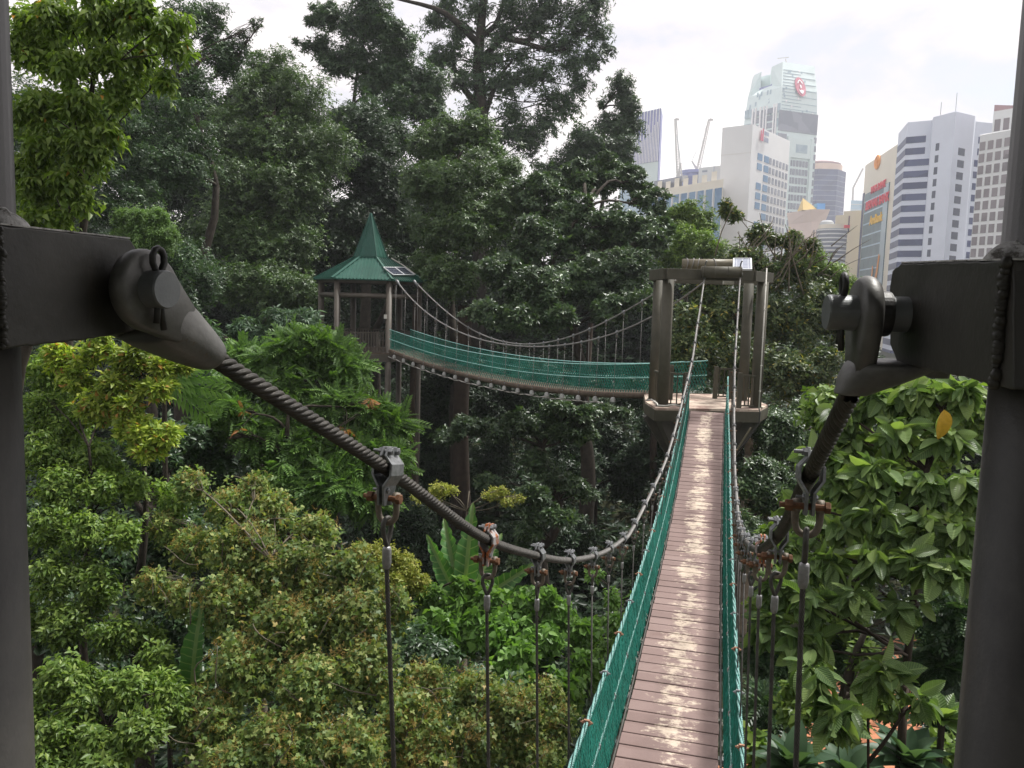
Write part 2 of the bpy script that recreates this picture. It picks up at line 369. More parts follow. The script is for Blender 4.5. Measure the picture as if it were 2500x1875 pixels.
# ------------------------------------------------------------------ foliage
def T_simple(w=.42, fold=.10, droop=.12):
    v = [(0,0,0),(-w/2,.42,fold),(w/2,.42,fold),(0,.5,0),(0,1,-droop)]
    return np.array(v), [(0,3,1),(0,2,3),(3,4,1),(3,2,4)]
def T_diamond(w=.42, fold=.08, droop=.08):
    return np.array([(0,0,0),(-w/2,.45,fold),(0,1,-droop),(w/2,.45,fold)]), [(0,2,1),(0,3,2)]
def T_heart():
    v = [(0,0,0),(-.36,-.05,.06),(-.46,.3,.06),(0,1,-.18),(.46,.3,.06),(.36,-.05,.06),(0,.35,-.02)]
    return np.array(v), [(0,6,1),(1,6,2),(2,6,3),(3,6,4),(4,6,5),(5,6,0)]
def T_maple():
    v = [(0,0,0),(-.28,-.1,.02),(-.55,.35,.02),(-.2,.42,.05),(0,1,-.2),(.2,.42,.05),(.55,.35,.02),(.28,-.1,.02),(0,.3,-.02)]
    return np.array(v), [(0,8,1),(1,8,2),(2,8,3),(3,8,4),(4,8,5),(5,8,6),(6,8,7),(7,8,0)]
def T_pinnate(n=9, lw=.24, ll=.30, curl=.35, islands=True):
    vs = []; fs = []
    for i in range(n):
        t = .16+.84*i/(n-1); z = -curl*t*t; L_ = ll*(1-.45*abs(t-.5)*1.1)
        for s in (-1, 1):
            b = len(vs); a = rad(62-22*t); dx, dy = s*math.sin(a), math.cos(a)
            px, py = dy*L_*lw*.5, -dx*L_*lw*.5
            o = np.array((0, t, z))
            vs += [o, o+np.array((dx*L_*.45+px, dy*L_*.45+py, -.01)), o+np.array((dx*L_, dy*L_, -.07)), o+np.array((dx*L_*.45-px, dy*L_*.45-py, -.01))]
            fs += [(b, b+1, b+2), (b, b+2, b+3)]
    b = len(vs); vs += [np.array((-.008,0,0)), np.array((.008,0,0)), np.array((0,.55,-curl*.3)), np.array((0,1,-curl))]
    fs += [(b,b+1,b+2),(b,b+2,b+3)]
    return np.array(vs), fs
def T_flower(n=14):
    r = random.Random(3); vs = []; fs = []
    for i in range(n):
        t = i/(n-1); a = r.uniform(0, 6.28); R = .16*(1-t*.6)
        c = np.array((math.cos(a)*R, t, math.sin(a)*R)); b = len(vs); q = .055
        vs += [c+np.array(d)*q for d in ((1,0,0),(-.5,0,.87),(-.5,0,-.87),(0,1.2,0))]
        fs += [(b,b+1,b+3),(b+1,b+2,b+3),(b+2,b,b+3)]
    return np.array(vs), fs
def T_big(w=.5, nx=4, ny=8):
    """broad leaf with a drawn-out outline, folded along its rib and curling down"""
    vs = []; uv = []; fs = []
    for j in range(ny+1):
        t = j/ny; hw = w/2*(math.sin(PI*min(1, t**.85))**.7 if 0 < t < 1 else 0.0)
        for i in range(-nx//2, nx//2+1):
            u = i/(nx/2); vs.append((u*hw, t, .16*abs(u)*hw/w*2*.6 - .28*t*t + .012*math.sin(t*26+abs(u)*6)*abs(u))); uv.append((u*hw, t))
    m = nx+1
    for j in range(ny):
        for i in range(nx): fs.append((j*m+i, j*m+i+1, (j+1)*m+i+1, (j+1)*m+i))
    return np.array(vs), fs, np.array(uv)
def T_strap():
    v, f, uv = T_big(.24, 4, 30); r = random.Random(5); v = v.copy()
    for j in range(31):
        k = 1 - (r.uniform(.0,.34) if j % 3 == 0 else r.uniform(0,.08))
        for i in (0, 4): v[j*5+i, 0] *= k; v[j*5+i, 2] += r.uniform(-.012,.012)
    return v, f, uv
TPL = dict(simple=T_simple(), narrow=T_simple(.30,.06,.2), diamond=T_diamond(), slim=T_diamond(.26,.05,.1), round=T_simple(.62,.08,.1), droop=T_simple(.44,.12,.18),
           heart=T_heart(), maple=T_maple(), pinnate=T_pinnate(8,.46,.30), strap=T_strap(), pinnate_big=T_pinnate(11,.28,.34,.5), flower=T_flower(), big=T_big(.52), bigsm=T_big(.46,2,5), broad=T_simple(.55,.08,.15))

def norm(a): return a/np.maximum(np.linalg.norm(a, axis=-1, keepdims=True), 1e-9)
def leaf_mesh(name, tpl, P, D, Nn, S, mat, parent=None, smooth=False):
    """P base points, D leaf axis, Nn face normal hint, S lengths -> one mesh"""
    T = TPL[tpl]; tv = T[0]; tf = T[1]; n = len(P); k = len(tv)
    D = norm(D); X = norm(np.cross(D, Nn)); Z = np.cross(X, D)
    V = (P[:,None,:] + S[:,None,None]*(tv[None,:,0,None]*X[:,None,:] + tv[None,:,1,None]*D[:,None,:] + tv[None,:,2,None]*Z[:,None,:])).reshape(-1,3)
    fl = len(tf[0]); base = np.array(tf); FF = (base[None] + (np.arange(n)*k)[:,None,None]).reshape(-1, fl)
    me = bpy.data.meshes.new(name); me.vertices.add(len(V)); me.vertices.foreach_set('co', V.astype(np.float32).ravel())
    me.loops.add(FF.size); me.loops.foreach_set('vertex_index', FF.astype(np.int32).ravel())
    me.polygons.add(len(FF)); me.polygons.foreach_set('loop_start', (np.arange(len(FF))*fl).astype(np.int32))
    if len(T) > 2:
        uvl = me.uv_layers.new(name='UVMap'); uv = np.tile(T[2], (n,1))[FF.ravel()]; uvl.data.foreach_set('uv', uv.astype(np.float32).ravel())
    if smooth or len(T) > 2: me.polygons.foreach_set('use_smooth', np.ones(len(FF), dtype=bool))
    me.update(calc_edges=True)
    o = link(name, me, parent, mat)
    if parent is not None: KIDS.setdefault(parent.name, []).append(o)
    return o

NLEAF = [0]
def sph(n, rng):
    return norm(rng.normal(size=(n,3)))
def make_points(lumps, n, rng, sub=7, subr=(.30,.5), shell=.35, up=.35, camb=.45, flat=.75, fill=.28):
    """clusters on the skins of branch-end domes that themselves sit on the lumps. lumps: (centre, (rx,ry,rz))"""
    C = np.array([l[0] for l in lumps]); R = np.array([l[1] for l in lumps])
    camv = norm(np.array([[0,0,CAMZ]]) - C.mean(0))[0]
    sc_, sr_ = [], []
    for c, r in zip(C, R):
        m = max(4, int(sub*rng.uniform(.8,1.2)))
        d = norm(sph(m, rng) + np.array([0,0,up])*.8 + camv*camb)
        sc_.append(c + d*r*rng.uniform(.35,.82,(m,1))); sr_.append(np.mean(r)*rng.uniform(subr[0], subr[1], (m,1)))
    sc_ = np.vstack(sc_); sr_ = np.vstack(sr_)[:,0]
    w = sr_**2; idx = rng.choice(len(sc_), n, p=w/w.sum())
    d = norm(sph(n, rng) + np.array([0,0,up]) + camv*camb)
    rr = (1 - shell*rng.random(n)**1.5)
    q = d*5.0 + sc_[idx]; bump = 1 + (rng.random(n) < .09)*rng.uniform(.15,.65,n) + .16*np.sin(q[:,0]*2.1+1)*np.sin(q[:,1]*2.3)*np.sin(q[:,2]*2.7+2) + .18*np.abs(rng.normal(size=n))*(rng.random(n) < .3)
    pos = sc_[idx] + d*(sr_[idx]*rr*bump)[:,None]*np.array([1,1,flat])
    nf = int(n*fill)          # leaves scattered over the lump itself so that the domes grow together
    if nf:
        ww = R.mean(1)**2; k = rng.choice(len(C), nf, p=ww/ww.sum()); dd = norm(sph(nf, rng)+camv*camb*.6); qq = dd*3.1 + C[k]*1.7; wv = (1 + .30*np.sin(qq[:,0]*1.9+.5)*np.sin(qq[:,1]*2.1+1)+.28*np.sin(qq[:,2]*2.6+2)*np.sin(qq[:,0]*3.3) + (rng.random(nf) < .1)*rng.uniform(0,.35,nf))[:,None]
        pos[:nf] = C[k] + dd*R[k]*(rng.random((nf,1))**.6)*.95*wv; d[:nf] = dd
    return pos, d, sc_, sr_
def foliage(name, lumps, mat, tpl='simple', L_=.15, n=1000, per=7, parent=None, seed=1, elev=.25, droop=0, rose=.12, outw=.8, **kw):
    Zm = np.linalg.norm(np.array(lumps[0][0])-np.array([0,0,CAMZ]))
    if Zm > 20 and name == 'crown': n = int(n*1.75); L_ *= .86; kw['sub'] = int(kw.get('sub', 7)*1.4)
    elif name == 'crown': n = int(n*1.25)
    rng = np.random.default_rng(seed); pos, od, sc_, sr_ = make_points(lumps, n, rng, **kw)
    ax = norm(od*outw + np.array([0,0,.7]) + rng.normal(size=(n,3))*.35)
    a = norm(np.cross(ax, rng.normal(size=(n,3)))); b = np.cross(ax, a)
    ph = (np.arange(per)[None,:]*2.399 + rng.random((n,1))*6.28) + rng.normal(size=(n,per))*.15
    el = elev + rng.normal(size=(n,per))*.28
    rad_ = np.cos(ph)[...,None]*a[:,None] + np.sin(ph)[...,None]*b[:,None]
    D = np.cos(el)[...,None]*rad_ + np.sin(el)[...,None]*ax[:,None]; D = D + np.array([0,0,-droop]); D = norm(D)
    Nn = ax[:,None] - (D*ax[:,None]).sum(-1,keepdims=True)*D + rng.normal(size=(n,per,3))*.15
    if droop > .5: Nn = rad_ + rng.normal(size=(n,per,3))*.3
    S = L_*rng.uniform(.6,1.2,(n,per))*rng.uniform(.75,1.15,(n,1))
    along = rng.random((n,per))*rose
    P = pos[:,None] + ax[:,None]*(along*-1)[...,None] + D*.02
    NLEAF[0] += n*per
    return leaf_mesh(name, tpl, P.reshape(-1,3), D.reshape(-1,3), Nn.reshape(-1,3), S.ravel(), mat, parent), sc_, sr_

def limb(mb, a, b, r0, r1, rng, n=6, sag=.12, sides=6, wob=1.0):
    a, b = Vector(a), Vector(b); Lg = (b-a).length; pts = []
    j = Vector(rng.normal(size=3))*Lg*.07*wob; j2 = Vector(rng.normal(size=3))*Lg*.03*wob
    for i in range(n+1):
        t = i/n; p = a.lerp(b, t) + j*math.sin(PI*t) + j2*math.sin(2*PI*t); p.z -= 0; p.z += sag*Lg*math.sin(PI*t)*.5; pts.append(p)
    mb.tube(pts, [r0+(r1-r0)*i/n for i in range(n+1)], sides)
    return pts
def PX(lumps, depthf=.8, zf=.9):
    """(px, py, depth, r_px[, vertical squash]) -> metric ellipsoids"""
    out = []
    for l in lumps:
        px, py, Z, r = l[:4]; q = l[4] if len(l) > 4 else zf
        R = r*Z/F; out.append((tuple(at(px, py, Z)), (R, R*depthf, R*q)))
    return out
def tree(name, label, cat, lumps, leaf, bark='bark', base=None, trunk_r=.22, trunk_pts=None, group=None, limbs=None, twigs=True, seed=1, crown='crown', limb_r=.07, **kw):
    """kw goes to foliage(). trunk rises from the ground to the crown; one limb to each branch-end dome"""
    rng = np.random.default_rng(seed+99)
    E = PX(lumps) if len(lumps[0]) > 2 and not hasattr(lumps[0][0], '__len__') else lumps
    C = np.array([e[0] for e in E]); c = C.mean(0); E0 = E
    if kw.get('dense', np.linalg.norm(c-np.array([0,0,CAMZ])) > 20 and len(E) > 5):   # let neighbouring masses of the crown grow together
        ex = []
        for i in range(len(E)):
            dd = np.linalg.norm(C-C[i], axis=1)
            for j in np.argsort(dd)[1:3]:
                if j > i and dd[j] < 1.25*(E[i][1][0]+E[j][1][0]):
                    m = (C[i]+C[j])/2; q = min(E[i][1][0], E[j][1][0])*.85; z_ = min(E[i][1][2], E[j][1][2])*.85; ex.append((tuple(m+np.array([0,.35,-.1*q])), (q, q*.8, z_)))
        E = list(E) + ex
    kw.pop('dense', None)
    lo = C[:,2].min()
    if base is None: bx, by = c[0], c[1]+float(np.mean([e[1][0] for e in E]))*.6
    else: bx, by = base
    bz = ground(bx, by)-.15
    root = empty(name, (bx, by, bz), label, cat, group)
    o, sc_, sr_ = foliage(crown, E, leaf, parent=root, seed=seed, **kw)
    mb = MB()
    Rm = float(np.mean([e[1][0] for e in E])); back = Rm*.55
    top = Vector((c[0], c[1]+back, max(lo, c[2]-.2*(c[2]-bz)) ))
    if trunk_pts:
        pts = [Vector(p) for p in trunk_pts]
        mb.tube(pts, [trunk_r*(1-.65*i/(len(pts)-1)) for i in range(len(pts))], 9)
    else:
        fork = Vector((bx,by,bz)).lerp(top, .72)
        pts = limb(mb, (bx,by,bz), fork, trunk_r, trunk_r*.6, rng, 7, 0, 9, .25)
        pts += limb(mb, fork, Vector((c[0], c[1]+back, lo+(C[:,2].max()-lo)*.72)), trunk_r*.6, trunk_r*.15, rng, 6, 0, 7)
    # limbs to lumps, twigs to domes
    for e in E0:
        tgt = Vector(e[0]); cands = [p for p in pts if p.z < tgt.z - .1] or pts[:1]
        s = min(cands, key=lambda p: (p-tgt).length*1.0 + (0 if p.z < tgt.z else 5))
        r1 = limb_r*max(.5, min(1.3, e[1][0]))
        lp = limb(mb, s, tgt+Vector((0,e[1][1]*.35,-e[1][2]*.15)), r1, r1*.45, rng, 6, .15, 6)
        if twigs:
            dd = np.linalg.norm(sc_ - np.array(e[0]), axis=1); near = np.argsort(dd)[:6]
            for k in near:
                limb(mb, lp[4], sc_[k], r1*.35, r1*.12, rng, 4, .1, 4)
    mb.build('trunk', MAT[bark], root, smooth=True, fix=False)
    return root
# ------------------------------------------------------------------ suspension bridge ahead
Pn = at(1626, 1875, 5.5); Pf = at(1726, 1004, 17.4)
BU = Vector((Pf.x-Pn.x, Pf.y-Pn.y, 0)).normalized(); BN = Vector((BU.y, -BU.x, 0))   # along, to the right
BO = Vector((Pn.x, Pn.y, 0)); BO = BO - BU*BO.dot(BU)
S0, S1 = 1.0, Vector((Pf.x, Pf.y, 0)).dot(BU)
KD = (3.24 - (CAMZ - Pf.z) + .012)/((abs(S1*BU.y + BO.y - 8.2)/9.2)**2.3)
def deck_z(s):
    y = s*BU.y + BO.y
    return CAMZ - (3.24 - KD*(abs(y-8.2)/9.2)**2.3)
def bp(s, u, h=0): p = BO + BU*s + BN*u; p.z = deck_z(s) + h; return p
DW = .70
def ease(s): return ss(s, S1-4.5, S1)
def rail(s, side):  # top rope of the net
    return bp(s, side*(.45-.05*ease(s)), .60+.16*ease(s))
bridge = empty('suspension_bridge', bp((S0+S1)/2, 0), 'narrow suspension footbridge ahead with worn mauve planks and green side nets', 'footbridge')
PITCH = .19
npl = int((S1-S0)/PITCH)
pr = random.Random(5)
for i in range(npl):
    s = S0 + i*PITCH; e = s + PITCH - .016; mb = MB()
    j = pr.uniform(-.004,.004); dz = pr.uniform(-.0015,.0015)
    c = [bp(s, -DW/2+j, dz), bp(s, DW/2+j, dz), bp(e, DW/2+j, dz), bp(e, -DW/2+j, dz)]
    dn = Vector((0,0,-.028)); mb.slab([p+dn for p in c], -dn)
    me = bpy.data.meshes.new('plank'); me.from_pydata(mb.v, [], mb.f); uv = me.uv_layers.new(name='UVMap')
    for lp in me.loops:
        p = me.vertices[lp.vertex_index].co; q = p - BO; uv.data[lp.index].uv = (q.dot(BN), q.dot(BU))
    o = link('plank', me, bridge, MAT['plank']); b = o.modifiers.new('b', 'BEVEL'); b.width = .003; b.segments = 1
SS = [S0 + (S1-S0)*i/60 for i in range(61)]
for sd in (-1, 1):
    mb = MB()
    for a, b_ in zip(SS[:-1], SS[1:]):
        mb.slab([bp(a, sd*.33-.02, -.032), bp(a, sd*.33+.02, -.032), bp(b_, sd*.33+.02, -.032), bp(b_, sd*.33-.02, -.032)], (0,0,-.07))
    mb.build('stringer', MAT['boardwalk_dark'], bridge)
    mb = MB(); mb.tube([bp(s, sd*.365, -.005) for s in SS], .009, 6); mb.build('edge_rope', MAT['wire'], bridge, smooth=True)

def ropetube(mb, pts, r, n=6): mb.tube(pts, r, n)
def resample(pts, step):
    pts = [Vector(p) for p in pts]; n = len(pts)
    def cr(i, t):
        p0, p1, p2, p3 = pts[max(i-1,0)], pts[i], pts[i+1], pts[min(i+2,n-1)]
        return .5*((2*p1) + (p2-p0)*t + (2*p0-5*p1+4*p2-p3)*t*t + (3*p1-p0-3*p2+p3)*t*t*t)
    out = []
    for i in range(n-1):
        k = max(2, int((pts[i+1]-pts[i]).length/step))
        out += [cr(i, j/k) for j in range(k)]
    out.append(pts[-1]); return out
def twisted(name, pts, R, strands, lay, mat, parent, sides=6, phase=0, uvs=60.0):
    """wire rope: helical strands swept along a smooth path (vectorised)"""
    P = np.array([tuple(p) for p in pts]); T = np.gradient(P, axis=0); T = norm(T)
    up = np.array([0,0,1.0]); X = norm(np.cross(T, up)) if abs(T[:,2]).max() < .99 else norm(np.cross(T, np.array([1.0,0,0]))); Y = np.cross(X, T)
    d = np.concatenate([[0], np.cumsum(np.linalg.norm(np.diff(P, axis=0), axis=1))])
    rs = R*math.sin(PI/strands)/(1+math.sin(PI/strands)) if strands > 1 else R; rc = R - rs; rs *= 1.12
    V = []; FF = []; UV = []; n = len(P); m = sides
    for k in range(strands):
        a = phase + 2*PI*k/strands + 2*PI*d/lay
        o = np.cos(a)[:,None]*X + np.sin(a)[:,None]*Y; C = P + o*rc
        t2 = norm(np.gradient(C, axis=0)); b2 = np.cross(t2, o)
        base = len(V)*n*m if False else k*n*m
        th = 2*PI*np.arange(m)/m
        ring = C[:,None] + rs*(np.cos(th)[None,:,None]*o[:,None] + np.sin(th)[None,:,None]*b2[:,None]); V.append(ring.reshape(-1,3))
        i = np.arange(n-1)[:,None]*m; j = np.arange(m)[None]; j2 = (j+1) % m
        FF.append(np.stack([i+j, i+j2, i+m+j2, i+m+j], -1).reshape(-1,4) + k*n*m)
        UV.append(np.stack([np.repeat(d, m)*uvs, np.tile(np.arange(m), n)*1.0], -1))
    V = np.vstack(V); FF = np.vstack(FF); UV = np.vstack(UV)
    me = bpy.data.meshes.new(name); me.vertices.add(len(V)); me.vertices.foreach_set('co', V.astype(np.float32).ravel())
    me.loops.add(FF.size); me.loops.foreach_set('vertex_index', FF.astype(np.int32).ravel()); me.polygons.add(len(FF)); me.polygons.foreach_set('loop_start', (np.arange(len(FF))*4).astype(np.int32))
    me.polygons.foreach_set('use_smooth', np.ones(len(FF), dtype=bool)); u = me.uv_layers.new(name='UVMap'); u.data.foreach_set('uv', UV[FF.ravel()].astype(np.float32).ravel()); me.update(calc_edges=True)
    o = link(name, me, parent, mat)
    if parent is not None: KIDS.setdefault(parent.name, []).append(o)
    return o

def hsol(px, py, c=.032, y0=8.2, h0=2.1, lo=8.6, hi=18.6):
    """distance at which a pixel of the far half of the cable meets the cable's parabola"""
    best = None; Z = lo
    while Z < hi:
        p = at(px, py, Z); e = abs((CAMZ - p.z) - (h0 - c*(p.y-y0)**2))
        if best is None or e < best[0]: best = (e, Z)
        Z += .02
    return best[1]
LEFT = [(521,872,1.40),(947,1147,2.0),(1177,1311,2.72),(1300,1354,3.46),(1381,1368,4.24),(1441,1360,5.02),(1483,1344,5.8),(1517,1320,6.58),(1546,1288,7.36)]
LEFT += [(a, b, hsol(a, b)) for a, b in ((1616,1147),(1638,1084),(1656,1018),(1674,945),(1691,872),(1701,802),(1711,739))] + [(1720,676,17.5)]
RIGHT = [(2076,962,1.33),(1982,1150,1.70),(1905,1301,2.46),(1864,1338,3.22),(1842,1341,3.99),(1824,1326,4.77),(1813,1309,5.55),(1808,1290,6.33),(1803,1267,7.11),(1800,1237,7.89)]
RIGHT += [(a, b, hsol(a, b)) for a, b in ((1794,1150),(1793,1071),(1792,1010),(1793,947),(1794,887),(1798,819),(1802,753))] + [(1807,676,17.3)]
def path_of(tab): return resample([at(*t) for t in tab], .008)
PL, PR = path_of(LEFT), path_of(RIGHT)
def thin(path, step):
    out = [path[0]]; acc = 0
    for a, b in zip(path[:-1], path[1:]):
        acc += (b-a).length
        if acc >= step: out.append(b); acc = 0
    out.append(path[-1]); return out
for P_ in (PL, PR):
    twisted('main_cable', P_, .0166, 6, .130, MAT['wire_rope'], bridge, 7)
def cable_at(path, s):  # point of the path at bridge station s
    best = min(path, key=lambda p: abs((p-BO).dot(BU) - s)); i = path.index(best)
    t = (path[min(i+3, len(path)-1)] - path[max(i-3, 0)]).normalized(); return best, t

# --- clamp, shackle, thimble, ferrule (local frame: x across the cable, y along it, z up)
def plate_mb(side, w=.066):
    prof = [(.0035,.058),(.0035,.036),(.021,.016),(.0215,-.012),(.004,-.040),(.004,-.088)]
    t = .0065; mb = MB(); vs = []
    inner = [(side*x, z) for x, z in prof]; outer = [(side*(x+t), z) for x, z in prof]
    loop = inner + outer[::-1]; n = len(loop)
    vs = [(x, -w/2 + (.012 if z > .05 or z < -.08 else 0), z) for x, z in loop] + [(x, w/2 - (.012 if z > .05 or z < -.08 else 0), z) for x, z in loop]
    m = len(prof)
    fs = []
    for i in range(m-1):
        fs += [(i, i+1, n-2-i, n-1-i)[::1], (n+i, n+n-1-i, n+n-2-i, n+i+1)]
    fs += [(i, (i+1) % n, n+(i+1) % n, n+i) for i in range(n)]
    mb.add(vs, fs); return mb
def hexbolt(mb, c, ax, r, h):
    a = Vector(ax).normalized(); mb.lathe([(r, 0), (r, h*.8), (r*.85, h)], a, c, 6)
def mesh_only(mb, name, mat, smooth=False, bevel=0):
    import bmesh
    me = bpy.data.meshes.new(name); me.from_pydata(mb.v, [], mb.f); bm = bmesh.new(); bm.from_mesh(me); bmesh.ops.recalc_face_normals(bm, faces=bm.faces)
    if bevel: bmesh.ops.bevel(bm, geom=[e for e in bm.edges if e.calc_face_angle(0) > .6], offset=bevel, segments=2, affect='EDGES', profile=.6)
    bm.to_mesh(me); bm.free(); me.materials.append(mat)
    if smooth: me.polygons.foreach_set('use_smooth', [True]*len(me.polygons))
    return me
PROTO = {}
def hanger_protos():
    mb = MB()
    for s in (-1, 1): q = plate_mb(s); mb.add(q.v, q.f)
    PROTO['clamp'] = mesh_only(mb, 'clamp', MAT['galv'], bevel=.0012); PROTO['clamp_rusty'] = mesh_only(mb, 'clamp', MAT['galv_rust'])
    mb = MB(); mb.lathe([(.0042, -.034), (.0042, .02)], (1,0,0), (0,0,0), 8); hexbolt(mb, (.010,0,0), (1,0,0), .0095, .008); hexbolt(mb, (-.010,0,0), (-1,0,0), .0095, .008)
    PROTO['bolts'] = mesh_only(mb, 'clamp_bolt', MAT['galv'])
    mb = MB(); mb.lathe([(.0075,-.034),(.0075,.034)], (1,0,0), (0,0,-.070), 10); hexbolt(mb, (.033,0,-.070), (1,0,0), .0135, .011); hexbolt(mb, (-.033,0,-.070), (-1,0,0), .0135, .016); mb.lathe([(.006,.045),(.006,.060)], (-1,0,0), (0,0,-.070), 8)
    PROTO['pin'] = mesh_only(mb, 'shackle_pin', MAT['rust'])
    mb = MB(); pts = []
    for s in (-1,): pts += [(s*.024,0,-.058),(s*.025,0,-.070),(s*.0255,0,-.095),(s*.025,0,-.108)]
    pts += [(.0235*math.cos(a), 0, -.112+.0235*math.sin(a)) for a in [PI+PI*k/8 for k in range(1,8)]] + [(.025,0,-.108),(.0255,0,-.095),(.025,0,-.070),(.024,0,-.058)]
    mb.tube(pts, [.0095,.0105,.008,.0078]+[.0078]*7+[.0078,.008,.0105,.0095], 10)
    for s in (-1,1): mb.lathe([(.0145,-.007),(.0155,0),(.0145,.007)], (1,0,0), (s*.025,0,-.070), 12)
    PROTO['shackle'] = mesh_only(mb, 'shackle', MAT['shackle'], True)
    # thimble loop of wire rope in the y-z plane, turned a little
    loop = [Vector((.004*math.sin(PI*t), math.sin(2*PI*t)*.019*(1 if t < .5 else 1)*math.sin(PI*t)**.4, -.196+.0)) for t in [0]]
    pts = []
    for k in range(25):
        t = k/24; a = PI*2*t
        pts.append(Vector((.012*math.sin(a)*math.sin(PI*t)**.5, .016*math.sin(a)*math.sin(PI*t)**.3, -.199 + .076*math.sin(PI*t)**1.25)))
    PROTO['loop_pts'] = pts
    mb = MB(); mb.tube(pts, .0062, 8); PROTO['thimble'] = mesh_only(mb, 'thimble_loop', MAT['wire'], True)
    mb = MB(); mb.lathe([(.006,-.196),(.0105,-.199),(.0115,-.205),(.0118,-.240),(.0095,-.252),(.0065,-.255)], (0,0,1), (0,0,0), 12)
    PROTO['ferrule'] = mesh_only(mb, 'ferrule', MAT['ferrule'], True)
hanger_protos()

PITCHH = .79
def hangers(root, path, stations, bottom, rusty=(), detail_n=8, yaw0=0, far=False):
    for i, s in enumerate(stations):
        p, t = path(s) if callable(path) else cable_at(path, s)
        sl = math.atan2(t.z, math.hypot(t.x, t.y)); yaw = math.atan2(t.y, t.x) - PI/2
        base = Matrix.Translation(p) @ Matrix.Rotation(yaw, 4, 'Z')
        tilt = base @ Matrix.Rotation(sl*.35, 4, 'X')
        b = bottom(s); q = base @ Vector((0,0,-.25)); mb = MB()
        if i < detail_n:
            h = twisted('hanger', thin(resample([q, q.lerp(b,.33), q.lerp(b,.66), b], .006), .006), .0063, 6, .06, MAT['wire'], root, 4)
        else:
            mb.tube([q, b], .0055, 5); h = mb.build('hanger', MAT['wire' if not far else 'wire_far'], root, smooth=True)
        for nm, key, m in (('clamp', 'clamp_rusty' if i in rusty else 'clamp', tilt), ('clamp_bolt', 'bolts', tilt @ Matrix.Translation((0,-.018,.047))), ('clamp_bolt', 'bolts', tilt @ Matrix.Translation((0,.018,.047))), ('clamp_bolt', 'bolts', tilt @ Matrix.Translation((0,-.012,-.05)) @ Matrix.Scale(.85, 4)), ('shackle_pin', 'pin', tilt), ('shackle', 'shackle', base), ('thimble_loop', 'thimble', base @ Matrix.Rotation(.5*(-1)**i, 4, 'Z')), ('ferrule', 'ferrule', base)):
            if (far and key in ('bolts', 'pin')) or (key == 'bolts' and i > 9): continue
            o = bpy.data.objects.new(nm, PROTO[key]); COL.objects.link(o); o.parent = h; o.matrix_basis = m @ Matrix.Scale(.9 if far else 1, 4)
        
        # cross-bearer end bracket at deck level
stL = [2.15 + i*PITCHH for i in range(20)]
sL0 = (at(947,1147,2.0)-BO).dot(BU); sR0 = (at(1982,1150,1.70)-BO).dot(BU)
def botf(sd): return lambda s: bp(s, sd*.47, -.05)
stL = [sL0 + i*PITCHH for i in range(30) if sL0 + i*PITCHH < S1-.4]; stR = [sR0+.02 + i*PITCHH for i in range(30) if sR0 + i*PITCHH < S1-.4]
hangers(bridge, PL, stL, botf(-1), rusty=(1,), detail_n=4)
hangers(bridge, PR, stR, botf(1), rusty=(2,), detail_n=4)
for s in [sL0 + i*PITCHH for i in range(-1, 30) if sL0+i*PITCHH < S1-.4]:
    mb = MB(); mb.bx(bp(s, 0, -.125), BN*.52, BU*.025, Vector((0,0,.022))); mb.build('cross_bearer', MAT['galv'], bridge)

# --- nets
def net(root, top, bot, s0, s1, rows, cell, r, mat, name='side_net', jit=.002):
    n = int((s1-s0)/cell); rg = random.Random(3); mb = MB()
    import functools
    @functools.lru_cache(None)
    def pt(i, j):
        s = s0 + (s1-s0)*i/(n*2); a, b = bot(s), top(s); v = a.lerp(b, j/rows); bulge = math.sin(PI*j/rows)
        return v + Vector((rg.uniform(-jit,jit), rg.uniform(-jit,jit), rg.uniform(-jit,jit) - .006*math.sin(s*4)*bulge))
    for i in range(-2*rows, 2*n, 2):
        for dr in (1, -1):
            pts = []
            for j in range(rows+1):
                k = i + dr*j + (0 if dr == 1 else rows)
                if 0 <= k <= 2*n: pts.append(pt(k, j))
            if len(pts) > 1: mb.tube(pts, r, 3, cap=False)
    return mb.build(name, mat, root, fix=False)
def wound(root, pts, name, r=.011):
    twisted(name, resample(pts, .02), r, 3, .055, MAT['rope_teal'], root, 4)
